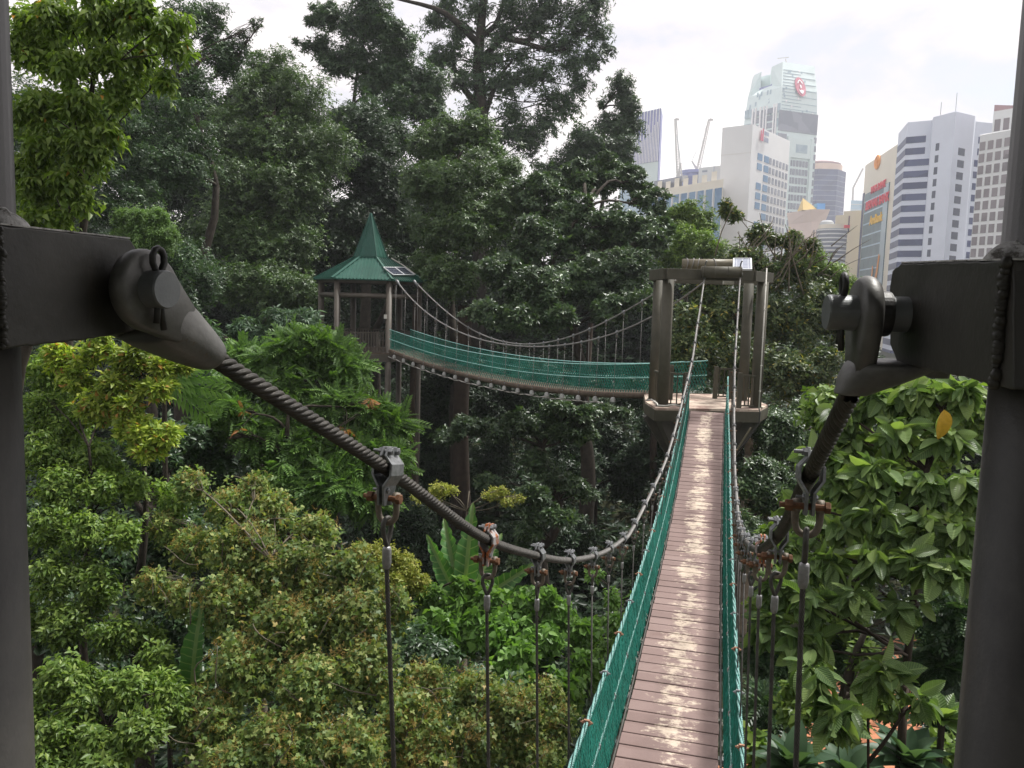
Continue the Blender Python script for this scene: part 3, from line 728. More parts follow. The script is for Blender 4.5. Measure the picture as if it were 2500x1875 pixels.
for sd in (-1, 1):
    top = lambda s, sd=sd: rail(s, sd)
    bot = lambda s, sd=sd: bp(s, sd*.385, -.01)
    net(bridge, top, bot, S0, S1, 17, .036, .0027, MAT['net'])
    net(bridge, lambda s: rail(s, sd)+BN*sd*.012, lambda s: bp(s, sd*.397, -.01), S0, S1, 12, .05, .0021, MAT['net'], name='outer_net')
    wound(bridge, [top(s) for s in SS[::3]], 'hand_rope', .016)
    wound(bridge, [top(s).lerp(bot(s), .52) + Vector((0,0,.004)) for s in SS[::3]], 'middle_rope', .0105)
    # wire clips and loose ties
    mb = MB(); cl = MB(); k = 0; s = S0+.4; r_ = random.Random(8+sd)
    while s < S1:
        c = top(s)
        m = MB(); m.lathe([(.005,-.038),(.005,.038)], BN, c, 6); hexbolt(m, c+BN*.018, BN, .011, .010); hexbolt(m, c-BN*.028, BN, .011, .010); m.bx(c, BN*.018, BU*.008, Vector((0,0,.018)))
        m.build('rope_clip', MAT['copper' if k % 2 == 0 else 'galv'], bridge)
        c2 = top(s+.35).lerp(bot(s+.35), .52); m = MB(); m.box(c2, (.026,.022,.03)); m.lathe([(.004,-.03),(.004,.03)], (0,0,1), c2, 6); m.build('rope_clip', MAT['galv'], bridge)
        k += 1; s += PITCHH
    for i in range(46):
        m = MB(); s = r_.uniform(S0, S1-.2); c = bot(s) + Vector((0,0,r_.uniform(.01,.10))) - BN*sd*.006
        a = r_.uniform(0, 6.28); w = .012 + .012*r_.random()
        pts = [c + BU*math.cos(a+t*5.2)*w + Vector((0,0,math.sin(a+t*5.2)*w)) - BN*sd*.01*t for t in [0,.2,.4,.6,.8,1]]
        m.tube(pts, .0020, 3, cap=False)
        m.build('net_tie', MAT['whitepaint'], bridge, fix=False)

# ------------------------------------------------------------------ near tower (we stand in it)
TU = Vector((.13, .9915, 0)).normalized(); TN = Vector((TU.y, -TU.x, 0))
near = empty('viewing_tower', (0,0,CAMZ-2.75), 'dark painted steel tower posts with cable lugs framing the view at both sides', 'tower')
VZ = Vector((0,0,1))
def post(px, py, Z, side, r=.125):
    e = at(px, py, Z); v = Vector((e.x, e.y, 0)).normalized(); q = Vector((v.y, -v.x, 0))*side; c = Vector((e.x, e.y, 0)) + q*r
    return c
pl = post(52, 870, 1.13, -1); pr_ = post(2418, 870, 1.10, 1)
for c in (pl, pr_):
    mb = MB(); mb.lathe([(.125, CAMZ-10.9), (.125, CAMZ+1.35)], (0,0,1), (c.x, c.y, 0), 48); mb.build('post', MAT['near_paint'], near, smooth=True)
for c in (pl, pr_):
    c2 = c - TU*2.4; mb = MB(); mb.lathe([(.125, CAMZ-10.9), (.125, CAMZ+1.35)], (0,0,1), (c2.x, c2.y, 0), 32); mb.build('post', MAT['near_paint'], near, smooth=True)
cc = (pl+pr_)/2 - TU*1.2
mb = MB(); mb.bx((cc.x, cc.y, CAMZ-2.80), TN*1.15, TU*1.55, VZ*.05); mb.build('floor', MAT['boardwalk_dark'], near)
mb = MB(); hx = 2.05
ring = [Vector((cc.x, cc.y, 0)) + TN*(hx*math.cos(a)) + TU*(hx*1.02*math.sin(a)) for a in [k*PI/3 for k in range(6)]]
vs = [(p.x, p.y, CAMZ+1.12) for p in ring] + [(cc.x, cc.y, CAMZ+2.3)] + [(p.x, p.y, CAMZ+1.08) for p in ring]
mb.add(vs, [(i, (i+1) % 6, 6) for i in range(6)] + [tuple(range(12, 6, -1))] + [(i, 7+i, 7+(i+1) % 6, (i+1) % 6) for i in range(6)]); mb.build('roof', MAT['roof'], near)
for a, b in ((pl, pr_),):
    mb = MB(); mb.tube([(a.x, a.y, CAMZ+1.0), (b.x, b.y, CAMZ+1.0)], .09, 16); mb.build('cross_tube', MAT['near_paint'], near, smooth=True)

def weld(mb, a, b, r, rg, n=26):
    for i in range(n):
        t = (i+rg.random()*.5)/n; p = a.lerp(b, t); q = r*rg.uniform(.55,1.0); p = p + TU*rg.uniform(-.003,.003)
        mb.tube([p-(b-a).normalized()*q*.9, p, p+(b-a).normalized()*q*.9], [q*.5, q, q*.5], 7)
def lug(name, corners, thick, holec, seed):
    """corners: inner-face outline (near-bottom, near-top, far-top, far-chamfers, far-bottom)"""
    mb = MB(); rg = random.Random(seed)
    # dense outline so the flame-cut edge is a little ragged
    pts = []
    n = len(corners)
    for i in range(n):
        a, b = corners[i], corners[(i+1) % n]; k = max(2, int((b-a).length/.012))
        for j in range(k): pts.append(a.lerp(b, j/k) + Vector((0,0,rg.uniform(-.0011,.0011))) + TU*rg.uniform(-.0008,.0008))
    mb.slab(pts, thick); o = mb.build(name, MAT['near_paint'], near, bevel=.0025)
    return o
def lugpts(px, side):
    return [at(*q) for q in px]
# left: inner face outline by (px, py, distance)
def plane_pts(lst, p0):
    return [at_pl(px, py, p0, TN) for px, py in lst]
Lp0 = at(8, 700, 1.0); Rp0 = at(2450, 780, .97)
Lo = plane_pts([(-40,545),(60,556),(190,570),(318,584),(331,606),(345,800),(320,812),(160,836),(13,851),(-40,856)], Lp0)
lug('cable_lug', Lo, -TN*.036, None, 3)
Ro = plane_pts([(2475,636),(2330,639),(2200,643),(2178,660),(2172,700),(2172,840),(2190,885),(2240,896),(2340,918),(2436,944),(2475,952)], Rp0)
lug('cable_lug', Ro, TN*.036, None, 4)
rg = random.Random(2)
mb = MB(); a = at_pl(2464, 640, Rp0, TN); b = at_pl(2436, 940, Rp0, TN); weld(mb, a - TN*.004, b - TN*.004, .009, rg, 44); mb.build('weld_bead', MAT['near_paint'], near, smooth=True)
mb = MB(); a = at_pl(-2, 560, Lp0, TN); b = at_pl(6, 850, Lp0, TN); weld(mb, a + TN*.001, b + TN*.001, .007, rg, 40); mb.build('weld_bead', MAT['near_paint'], near, smooth=True)
# grimy weld collars on top of the lugs; pale colour paints light on them
def lump(px, py, Z, rx, rz, seed, n=26):
    mb = MB(); c = at(px, py, Z); r_ = random.Random(seed); nn, mm = 14, 9; vs = []
    for j in range(mm):
        th = PI/2*j/(mm-1)
        for i in range(nn):
            a = 2*PI*i/nn; k = 1+.12*math.sin(3*a+seed)+r_.uniform(-.07,.07)
            vs.append(c + TN*(math.cos(a)*math.cos(th)*rx*k) + TU*(math.sin(a)*math.cos(th)*rx*1.1*k) + VZ*(math.sin(th)*rz*k))
    mb.add(vs, [(j*nn+i, j*nn+(i+1) % nn, (j+1)*nn+(i+1) % nn, (j+1)*nn+i) for j in range(mm-1) for i in range(nn)])
    mb.build('weld_collar', MAT['lit_top'], near, smooth=True)
lump(-25, 560, 1.04, .042, .028, 1); lump(2510, 640, 1.02, .046, .026, 5)
# pale strips paint the bright light along the lugs' top edges
def edge_strip(pts, th, name='lit_edge'):
    mb = MB(); 
    for a, b in zip(pts[:-1], pts[1:]):
        mb.slab([a+VZ*.0005, b+VZ*.0005, b+VZ*.0005+th, a+VZ*.0005+th], VZ*.0022)
    mb.build(name, MAT['lit_top'], near)
edge_strip(Lo[:4], -TN*.036); edge_strip(Ro[:3], TN*.036)

# --- open sockets that carry the cable ends on the lug pins
def socket(lugc, pa, rope0, face, tip, shift):
    """pinc: point on the pin axis at the lug's middle; pa: pin direction (toward the viewer's side); rope0: where the cable leaves"""
    pa = pa.normalized(); pinc = lugc + pa*shift; Ld = (rope0 - pinc); shr = Ld.dot(pa); Ld = (Ld - pa*shr); Ln = Ld.length; Ld.normalize(); Nd = pa.cross(Ld)
    sk = empty('cable_socket', pinc, None); sk.parent = bridge; sk.matrix_parent_inverse = wm(bridge).inverted()
    def W(l, p, n): return pinc + Ld*l + pa*p + Nd*n
    off = face; tk = .030
    # ears
    for s in (-1, 1):
        mb = MB()
        p0 = off*s if s > 0 else -off; R = .061
        prof = []
        for k in range(19):
            a = PI/2 + PI*k/18; prof.append((R*math.cos(a), R*math.sin(a)))
        for l, n in ((.02,-.060),(.05,-.050),(.098,-.036)): prof.append((l, n))
        for l, n in ((.098,.036),(.05,.050),(.02,.060)): prof.append((l, n))
        def ringat(p, sc_): return [W(l*sc_ if l < 0 else l, p, n*sc_) for l, n in prof]
        lv = [(p0, .88), (p0+s*.006, .97), (p0+s*.012, 1.0), (p0+s*(tk-.012), 1.0), (p0+s*(tk-.005), .96), (p0+s*tk, .86)]
        rings = [ringat(p, q) for p, q in lv]; n = len(prof); vs = [v for r in rings for v in r]
        fs = [(i*n+k, i*n+(k+1) % n, (i+1)*n+(k+1) % n, (i+1)*n+k) for i in range(len(lv)-1) for k in range(n)]
        fs += [tuple(range(n)), tuple((len(lv)-1)*n+k for k in range(n))]; mb.add(vs, fs)
        mb.build('clevis_ear', MAT['cast'], sk, smooth=True)
    # body from the yoke to the throat
    mb = MB(); lv = []
    hw = off + tk - .002
    B0 = .078; LL = Ln - B0
    for f_, a_, b_, e in ((0,hw,.048,3.2),(.06,hw,.050,3.0),(.16,hw*.99,.051,2.6),(.36,hw*.88,.048,2.3),(.6,hw*.72,.043,2.1),(.82,.036,.036,2),(.93,.031,.031,2),(.985,.027,.027,2),(1.0,.022,.022,2),(.96,.018,.018,2)):
        l = B0 + LL*f_
        ring = []
        for k in range(28):
            t = 2*PI*k/28; c, s = math.cos(t), math.sin(t)
            ring.append(W(l, shr*f_ + a_*math.copysign(abs(c)**(2/e), c), b_*math.copysign(abs(s)**(2/e), s)))
        lv.append(ring)
    n = 28; vs = [v for r in lv for v in r]; fs = [(i*n+k, i*n+(k+1) % n, (i+1)*n+(k+1) % n, (i+1)*n+k) for i in range(len(lv)-1) for k in range(n)] + [tuple(range(n)), tuple((len(lv)-1)*n+k for k in range(n))]
    mb.add(vs, fs); mb.build('socket_body', MAT['cast'], sk, smooth=True)
    # pin, washer, cotter
    mb = MB(); pr2 = .029; mb.lathe([(pr2*.96, -(off+tk+.03)), (pr2, -(off+tk+.027)), (pr2, tip-.003), (pr2*.95, tip)], pa, pinc, 40); pn = mb.build('pin', MAT['pin'], sk, smooth=False)
    mb = MB(); mb.lathe([(.036,.020),(.037,.024),(.037,off-.003),(.035,off)], pa, pinc, 32); mb.build('washer', MAT['darkiron'], sk)
    mb = MB(); up = (VZ - pa*pa.z).normalized(); sdv = pa.cross(up); c = pinc + pa*(off+tk+(tip-off-tk)*.45)
    pts = [c - up*.052 + sdv*.006, c - up*.03 + sdv*.003, c + up*.026 + sdv*.004]
    for k in range(9):
        a = -PI*.30 + (PI*1.6)*k/8; pts.append(c + up*(.045+.017*math.sin(a)) + sdv*(.0125*math.cos(a)))
    pts += [c + up*.026 - sdv*.004, c - up*.03 - sdv*.004, c - up*.062 - sdv*.010]
    mb.tube(pts, .0052, 8); mb.build('cotter_pin', MAT['darkiron'], sk, smooth=True)
    return sk
Lc = at_pl(300, 704, Lp0, TN) - TN*.018
PA = (TN*math.cos(rad(10)) - TU*math.sin(rad(10)))
socket(Lc, PA, PL[0], .033, .033+.030+.030, .012)
Rc = at_pl(2213, 768, Rp0, TN) + TN*.018
socket(Rc, -TN, PR[0], .042, .042+.030+.046, .026)
# ------------------------------------------------------------------ canopy tower at the end of the bridge
ZF = at(1726, 1004, 17.4).z
tw = empty('canopy_tower', at_h(1726, 985, ZF), 'brown steel canopy tower with open portal frame at far end of the bridge', 'tower')
def fl(px, py): return at_h(px, py, ZF)
fwd = BU*.55 + Vector((0,1,0))*.45; fwd.normalize()
A_, B_ = fl(1601, 996), fl(1853, 1000); Fp = fl(1576, 980)
poly = [A_, B_, B_+fwd*.9+Vector((.35,0,0)), B_+fwd*2.3+Vector((.2,0,0)), B_+fwd*3.0-Vector((.5,0,0)), A_+fwd*3.1+Vector((.5,0,0)), Fp+fwd*1.6, Fp]
mb = MB(); mb.prism([(p.x, p.y) for p in poly], ZF-.05, ZF); mb.build('floor', MAT['tower_floor'] if 'tower_floor' in MAT else MAT['plank'], tw)
mb = MB()
ps = [Vector((p.x, p.y, ZF-.17)) for p in poly]
for i in range(len(ps)): mb.bar(ps[i], ps[(i+1) % len(ps)], .04, .24)
mb.build('edge_beam', MAT['tower_paint'], tw)
TOPZ = at(1690, 658, 17.75).z; BEAM = .235
def pin_post(px, py, wpx, name='post'):
    p = fl(px, py); Z = (p-CAM).dot(FW); r = wpx*Z/F/2
    mb = MB(); mb.lathe([(r, ZF-.3), (r, TOPZ-BEAM+.01)], (0,0,1), (p.x, p.y, 0), 28)
    mb.lathe([(r+.03, ZF), (r+.03, ZF+.02)], (0,0,1), (p.x, p.y, 0), 20)
    mb.build(name, MAT['tower_paint'], tw, smooth='auto'); return p
p1 = pin_post(1617.5, 991, 27.5); p2 = pin_post(1844.5, 995, 27); p3 = pin_post(1594.5, 976, 24); p4 = pin_post(1812, 977, 24)
# ring beam on top
def zt(px, Z): q = at(px, 700, Z); return Vector((q.x, q.y, TOPZ-BEAM/2))
rb = [zt(1592, 18.8), zt(1625, 17.6), zt(1836, 17.55), zt(1879, 18.3), zt(1868, 20.2), zt(1812, 20.9), zt(1650, 21.0), zt(1602, 20.2)]
mb = MB()
for i in range(8): mb.bar(rb[i], rb[(i+1) % 8], .16, BEAM-.004*i)
mb.build('top_beam', MAT['tower_paint'], tw, bevel=.006)
# saddle tube and long cross tube
ca, cb = at(1712, 664, 17.35), at(1810, 665, 17.30)
mb = MB(); d = (cb-ca).normalized(); mb.lathe([(.125,0),(.125,(cb-ca).length)], d, ca, 28)
for t in (.03,.33,.66,.97): mb.lathe([(.13,(cb-ca).length*t-.008),(.13,(cb-ca).length*t+.008)], d, ca, 28)
mb.build('saddle_tube', MAT['tower_paint'], tw, smooth='auto')
ta, tb = at(1666, 645, 18.9), at(1806, 646, 18.8); d = (tb-ta).normalized(); Lc_ = (tb-ta).length
mb = MB(); mb.lathe([(.125,0),(.125,Lc_)], d, ta, 28); xt = mb.build('cross_tube', MAT['tower_pale'] if 'tower_pale' in MAT else MAT['tower_paint'], tw, smooth='auto')
mb = MB()
for t in (.06,.17,.28,.56): 
    c = ta.lerp(tb, t); mb.tube([c + (VZ*math.cos(a) + d.cross(VZ)*math.sin(a))*.14 + d*.03*math.sin(a+t*9) for a in [2*PI*k/16 for k in range(17)]], .011, 5)
mb.build('cable_loop', MAT['wire_far'], tw, smooth=True)
for px in (1720.5, 1806.5):   # cable end forks
    c = at(px, 672, 17.4); mb = MB(); mb.bx(c, Vector((.045,0,0)), Vector((0,.03,0)), Vector((0,0,.012))); mb.tube([c+Vector((0,-.02,-.09)), c+Vector((0,0,0))], [.02,.04], 10)
    for s in (-1,1): mb.tube([c+Vector((s*.05,0,-.02)), c+Vector((s*.045,0,.06))], .014, 7)
    mb.tube([c+Vector((0,-.10+.13*math.sin(a)-.02,.02+.14-.14*math.cos(a))) for a in [PI*k/8 for k in range(9)]], .016, 6)
    mb.build('cable_fork', MAT['galv'], tw, smooth=True)
c = at(1779, 676, 17.9); mb = MB(); mb.bx(c, Vector((.12,0,0)), Vector((0,.05,0)), Vector((0,0,.17))); mb.build('lamp_box', MAT['whitepaint'], tw, bevel=.01)
mb = MB(); q0 = at(1872, 655, 17.6); q1 = at(1853, 997, 17.25); mb.tube([q0, q0.lerp(q1,.5), q1], .015, 8)
for t in (.12,.3,.5,.7,.88):
    c = q0.lerp(q1, t); mb.lathe([(.022,-.012),(.022,.012)], (0,0,1), c, 8)
mb.build('conduit', MAT['whitepaint'], tw, smooth=True)
mb = MB(); mb.tube([q1, q1+Vector((.03,0,-.1)), q1+Vector((.02,0,-.3)), q1+Vector((-.2,0,-.7)), q1+Vector((-.5,0,-1.1))], .014, 6); mb.build('conduit', MAT['darkiron'], tw, smooth=True)
mb = MB(); mb.tube([at(1578,978,18.1), at(1590,975,18.0), at(1604,985,17.5), at(1606,990,17.45), at(1625,991,17.3), at(1645,988,17.3), at(1660,991,17.3)], .018, 6); mb.build('conduit', MAT['whitepaint'], tw, smooth=True)
# railings
def railing(root, a, b, h, mat, n=None, name='railing', topr=.025, br=.013, z0=.05, post=False):
    r = empty(name, a, None); r.parent = root; r.matrix_parent_inverse = wm(root).inverted()
    a, b = Vector(a), Vector(b); Ln = (b-a).length; n = n or max(2, int(Ln/.13)); mb = MB()
    mb.bar(a+VZ*h, b+VZ*h, .05, .04); mb.build('top_rail', MAT[mat], r); mb = MB(); mb.bar(a+VZ*z0, b+VZ*z0, .04, .03); mb.build('bottom_rail', MAT[mat], r) 
    for i in range(n+1 if post else n):
        t = (i+.5)/n if not post else i/n; m = MB(); m.bar(a.lerp(b, t)+VZ*z0, a.lerp(b, t)+VZ*h, br*2, br*2, Vector((0,1,0))); m.build('baluster', MAT[mat], r)
    return r
RH = .74
railing(tw, fl(1630, 991), fl(1672, 993), RH, 'tower_paint', 3)
railing(tw, fl(1803, 996), fl(1840, 996), RH, 'tower_paint', 4)
railing(tw, fl(1596, 982), fl(1610, 992), RH, 'tower_paint', 3)
railing(tw, fl(1748, 972), fl(1805, 974), RH, 'tower_paint', 5)
railing(tw, fl(1850, 992), fl(1848, 974), RH, 'tower_paint', 5)
for px, py, h in ((1745,973,.80),(1781,974,.70),(1672,993,.78),(1803,996,.80),(1636,975,.84)):
    p = fl(px, py); mb = MB(); mb.bar(p, p+VZ*h, .10, .10, Vector((0,1,0))); mb.build('rail_post', MAT['tower_paint'], tw)
# trunk column and knee braces
cen = sum((Vector((p.x,p.y,0)) for p in (p1,p2,p3,p4)), Vector())/4
gz = ground(cen.x, cen.y)
mb = MB(); mb.lathe([(.42, gz-.3), (.38, ZF-1.6), (.42, ZF-.25)], (0,0,1), cen, 24); mb.build('column', MAT['steel_paint'], tw, smooth=True)
for p in (p1,p2,p3,p4,(p1+p3)/2-Vector((.2,0,0))):
    q = Vector((p.x, p.y, ZF-.26)); mb = MB(); mb.bar(q, Vector((cen.x*.82+p.x*.18, cen.y*.82+p.y*.18, ZF-1.9)), .16, .30); mb.build('brace', MAT['steel_paint'], tw)
mb = MB(); mb.tube([at(1833, 1044, 17.5), at(1799, 1098, 17.6)], .02, 6); mb.build('prop_rod', MAT['tower_pale'] if 'tower_pale' in MAT else MAT['whitepaint'], tw)
# solar panel lying on the tower head
def panel_from(loop, th, name, label, legs=None):
    loop = [Vector(p) for p in loop]; c = sum(loop, Vector())/4; X = (loop[1]-loop[0]).normalized(); Yv = (loop[3]-loop[0]); Yv = (Yv - X*Yv.dot(X)).normalized(); Zv = X.cross(Yv)
    if Zv.z < 0: Zv = -Zv; 
    w = (loop[1]-loop[0]).length/2; h = (loop[3]-loop[0]).dot(Yv)/2; Mx = Matrix((X, Yv, X.cross(Yv))).transposed().to_4x4(); Mx.translation = c
    r = empty(name, (0,0,0), label, 'solar panel'); r.matrix_basis = Mx
    mb = MB(); mb.box((0,0,0), (2*w, 2*h, .012)); o = mb.build('cells', MAT['solar_pale'] if legs else MAT['solar'], r, world=False)
    mb = MB()
    for s in (-1, 1): mb.box((s*w,0,0), (.03, 2*h+.03, .035)); mb.box((0,s*h,.001), (2*w-.03, .03, .035))
    mb.build('frame', MAT['frame_alu'], r, world=False)
    return r
MAT['solar_pale'] = solar('solar_cells_pale', (.16,.19,.25), (.4,.42,.46))
panel_from([at(1799,658,17.7), at(1843,658,17.6), at(1826,632,18.5), at(1783,632,18.6)], .03, 'solar_panel', 'pale tilted solar panel on top of the brown canopy tower', True)

# ------------------------------------------------------------------ second bridge, from the green-roofed pavilion
Q0 = Vector((-4.3, 30.5*math.cos(PIT), 0)); Q1 = Vector((4.78, 19.2, 0)); CU = (Q1-Q0).normalized(); CN = Vector((CU.y, -CU.x, 0))   # CN: away-from-camera test below
if CN.dot(-Q0) < 0: CN = -CN      # CN points to the camera side
CL = (Q1-Q0).length - .45; CE = CL - 1.2
lowtab = [(944,862),(965,874),(1005,887),(1077,911),(1158,933),(1250,951),(1356,967),(1434,974),(1520,979),(1575,979)]
tt = []; zz = []
for px, py in lowtab:
    p = at_pl(px, py, Q0+CN*.45+Vector((0,0,0)), CN); tt.append((Vector((p.x,p.y,0))-Q0).dot(CU)); zz.append(p.z)
cf = np.polyfit(tt, zz, 3)
def dz2(s): return float(np.polyval(cf, s)) + .20
def cp(s, u, h=0): p = Q0 + CU*s + CN*u; p.z = dz2(s)+h; return p
b2 = empty('suspension_bridge', cp(CL/2, 0), 'second suspension footbridge with green netting sagging from the green-roofed pavilion', 'footbridge')
S2 = [CL*i/48 for i in range(49)]
n2 = int(CE/.22)
for i in range(n2):
    s = i*.22; mb = MB(); mb.slab([cp(s,-.36,-.03), cp(s,.36,-.03), cp(s+.21,.36,-.03), cp(s+.21,-.36,-.03)], (0,0,.03)); mb.build('plank', MAT['boardwalk_dark'], b2)
for sd in (-1, 1):
    mb = MB()
    mb.tube([cp(s*CE/CL, sd*.42, -.05) for s in S2], .085, 8); mb.build('side_beam', MAT['boardwalk_dark'], b2, smooth=True)
TA = [(971,690),(1033,755),(1058,774),(1082,790),(1107,803),(1134,817),(1164,827),(1191,836),(1223,842),(1254,844),(1304,844),(1373,839),(1411,835),(1449,828),(1491,818),(1537,803),(1581,780),(1642,743),(1716,689)]
TB = [(1015,690),(1056,730),(1078,751),(1120,782),(1153,805),(1195,825),(1240,838),(1271,842),(1288,842),(1322,837),(1362,828),(1401,815),(1442,800),(1486,784),(1527,762),(1580,730),(1650,682)]
def polyfit_cable(tab, u):
    pts = [at_pl(px, py, Q0+CN*u, CN) for px, py in tab]; s = [(Vector((p.x,p.y,0))-Q0).dot(CU) for p in pts]; c = np.polyfit(s, [p.z for p in pts], 4)
    def f(q): p = Q0 + CU*q + CN*u; p.z = float(np.polyval(c, q)); return p
    return f, s[0], s[-1]
for sd, tab in ((1, TA), (-1, TB)):
    f, s0, s1 = polyfit_cable(tab, sd*.47)
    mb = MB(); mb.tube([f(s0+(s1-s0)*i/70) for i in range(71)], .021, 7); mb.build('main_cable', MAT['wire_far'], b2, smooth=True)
    st = [ .45+i*.66 for i in range(18)]
    hangers(b2, lambda s, f=f: (f(s), (f(s+.05)-f(s-.05)).normalized()), st, lambda s, sd=sd: cp(s, sd*.50, -.20), detail_n=0, far=True)
    if sd == 1:
        for s in st:
            mb = MB(); mb.bx(cp(s, .51, -.19), CU*.07, CN*.03, VZ*.045); mb.bx(cp(s, .51, -.13), CU*.05, CN*.025, VZ*.02); mb.build('anchor_block', MAT['whiteblock'], b2, bevel=.008)
            mb = MB(); m2 = cp(s, .50, -.1); 
            for k in range(4): mb.lathe([(.018,-.014),(.018,.014)], (0,0,1), m2+VZ*(.08+.11*k), 6)
            mb.build('turnbuckle', MAT['galv'], b2)
    net(b2, lambda s: cp(s, sd*.45, .76), lambda s: cp(s, sd*.43, .02), 0, CL, 9, .09, .0085, MAT['net_dark'])
    for h, nm in ((.76, 'hand_rope'), (.40, 'middle_rope')):
        mb = MB(); mb.tube([cp(s, sd*.455, h) for s in S2], .0125, 5); mb.build(nm, MAT['rope_teal'], b2, smooth=True)
mb = MB(); mb.tube([cp(s, .50, -.27-.015*math.sin(s*9)) for s in S2[:-9]], .018, 5); mb.build('conduit', MAT['whitepaint'], b2, smooth=True)
mb = MB(); mb.tube([cp(s, .52, -.235-.05*abs(math.sin(PI*(s-.45)/.68))) for s in [CL*.8*i/150 for i in range(151)]], .008, 4); mb.build('cord', MAT['darkiron'], b2)

# ------------------------------------------------------------------ pavilion tower with the green spire
GC = at(904, 700, 32.4); gx, gy = GC.x, GC.y; GR = 1.98
viewang = math.atan2(-gy, -gx)            # direction from the pavilion to the camera
def hexp(k, R): a = viewang + rad(21+60*k); return Vector((gx+R*math.cos(a), gy+R*math.sin(a), 0))
GF = at(940, 862, 30.8).z; GE = at(950, 683, 30.5).z; GM = at(900, 722, 30.8).z; GS = at(903, 630, 32.4).z; GA = at(930, 521, 32.4).z
gz0 = ground(gx, gy)
gaz = empty('pavilion_tower', (gx, gy, gz0), 'open brown pavilion on tall posts with green metal roof and pointed spire', 'pavilion')
for k in range(6):
    p = hexp(k, GR); mb = MB(); mb.lathe([(.12, ground(p.x,p.y)-.3), (.12, GE+.02)], (0,0,1), p, 20); mb.build('post', MAT['tower_dim'], gaz, smooth='auto')
for k in range(6):
    a, b = hexp(k, GR), hexp(k+1, GR)
    mb = MB(); mb.tube([a+VZ*GM, b+VZ*GM], .10, 16); mb.build('cross_beam', MAT['tower_dim'], gaz, smooth=True)
mb = MB()
for k in range(6):
    a, b = hexp(k, GR+.03), hexp(k+1, GR+.03); mb.bar(a+VZ*(GE-.06), b+VZ*(GE-.06), .12, .17)
mb.build('ring_beam', MAT['tower_dim'], gaz)
mb = MB(); hp = [hexp(k, GR+.16) for k in range(6)]; mb.prism([(p.x,p.y) for p in hp], GF-.06, GF); mb.build('floor', MAT['boardwalk_dark'], gaz)
mb = MB()
for k in range(6): mb.bar(hexp(k, GR+.14)+VZ*(GF-.20), hexp(k+1, GR+.14)+VZ*(GF-.20), .06, .27)
mb.build('edge_beam', MAT['tower_dim'], gaz)
for k in (5, 1, 2, 3, 4):
    if k == 0: continue
    a, b = hexp(k, GR-.05), hexp(k+1, GR-.05); dd = (b-a).normalized()
    railing(gaz, a+dd*.14+VZ*GF, b-dd*.14+VZ*GF, .76, 'tower_dim', 15, br=.016)
# roof skirt with standing seams, then the spire
RE, RT = GR+.30, .64
mb = MB(); vs = [tuple(hexp(k, RE)+VZ*GE) for k in range(6)] + [tuple(hexp(k, RT)+VZ*GS) for k in range(6)] + [tuple(hexp(k, RE)+VZ*(GE-.04)) for k in range(6)]
mb.add(vs, [(i, (i+1) % 6, 6+(i+1) % 6, 6+i) for i in range(6)] + [(12+i, 12+(i+1) % 6, (i+1) % 6, i) for i in range(6)] + [tuple(range(17, 11, -1))]); rf = mb.build('roof', MAT['roof'], gaz)
mb = MB()
for k in range(6):
    e0, e1 = hexp(k, RE)+VZ*GE, hexp(k+1, RE)+VZ*GE; t0, t1 = hexp(k, RT)+VZ*GS, hexp(k+1, RT)+VZ*GS
    nrm = (e1-e0).cross(t0-e0).normalized(); nrm = nrm if nrm.z > 0 else -nrm; run = ((t0+t1)/2-(e0+e1)/2); Ln = (e1-e0).length; n = 17
    for i in range(1, n):
        s = i/n; b = e0.lerp(e1, s); wl = (1 - RT/RE)/2
        frac = min(1, min(s, 1-s)/wl*.98) if min(s, 1-s) < wl else 1
        top = b + run*frac; mb.bar(b+nrm*.012, top+nrm*.012, .035, .035, nrm)
    mb.bar(e0+nrm*.02, t0+nrm*.02, .11, .05, nrm)
mb.build('roof_seam', MAT['roof'], gaz)
sp_ = empty('spire', (gx, gy, GS), None); sp_.parent = gaz; sp_.matrix_parent_inverse = wm(gaz).inverted()
apx = Vector((gx, gy, GA)); RS = .68; mb = MB()
vs = [tuple(hexp(k, RS)+VZ*(GS+.02)) for k in range(6)] + [tuple(apx)]; mb.add(vs, [(i, (i+1) % 6, 6) for i in range(6)] + [tuple(range(5,-1,-1))]); mb.build('spire_cladding', MAT['roof'], sp_)
mb = MB()
for k in range(6):
    a, b = hexp(k, RS)+VZ*(GS+.02), hexp(k+1, RS)+VZ*(GS+.02)
    for t, w in ((0, .05), (.33, .02), (.66, .02)): mb.bar(a.lerp(b, t), apx.lerp(a.lerp(b, t), .02 if t == 0 else .12), w, w)
    mb.bar(a, b, .03, .05)
mb.build('spire_seam', MAT['roof'], sp_)
# solar panels resting on the right-hand roof slope
e0, e1 = hexp(0, RE)+VZ*GE, hexp(1, RE)+VZ*GE; t0, t1 = hexp(0, RT)+VZ*GS, hexp(1, RT)+VZ*GS
fn = (e1-e0).cross(t0-e0).normalized(); fn = fn if fn.z > 0 else -fn
def onroof(px, py): return at_pl(px, py, e0+fn*.09, fn)
for q, lab in (([(954,671),(981,671),(968,653),(945,653)], 'dark solar panel on the green pavilion roof, left of the pair'), ([(983,671),(1006,671),(992,653),(970,653)], 'dark solar panel on the green pavilion roof, right of the pair')):
    o = panel_from([onroof(*c) for c in q], .03, 'solar_panel', lab); o['group'] = 'solar panels on the pavilion roof'
mb = MB(); mb.tube([onroof(955,630), onroof(985,648), onroof(1014,670)], .02, 6); mb.build('conduit', MAT['whitepaint'], gaz)
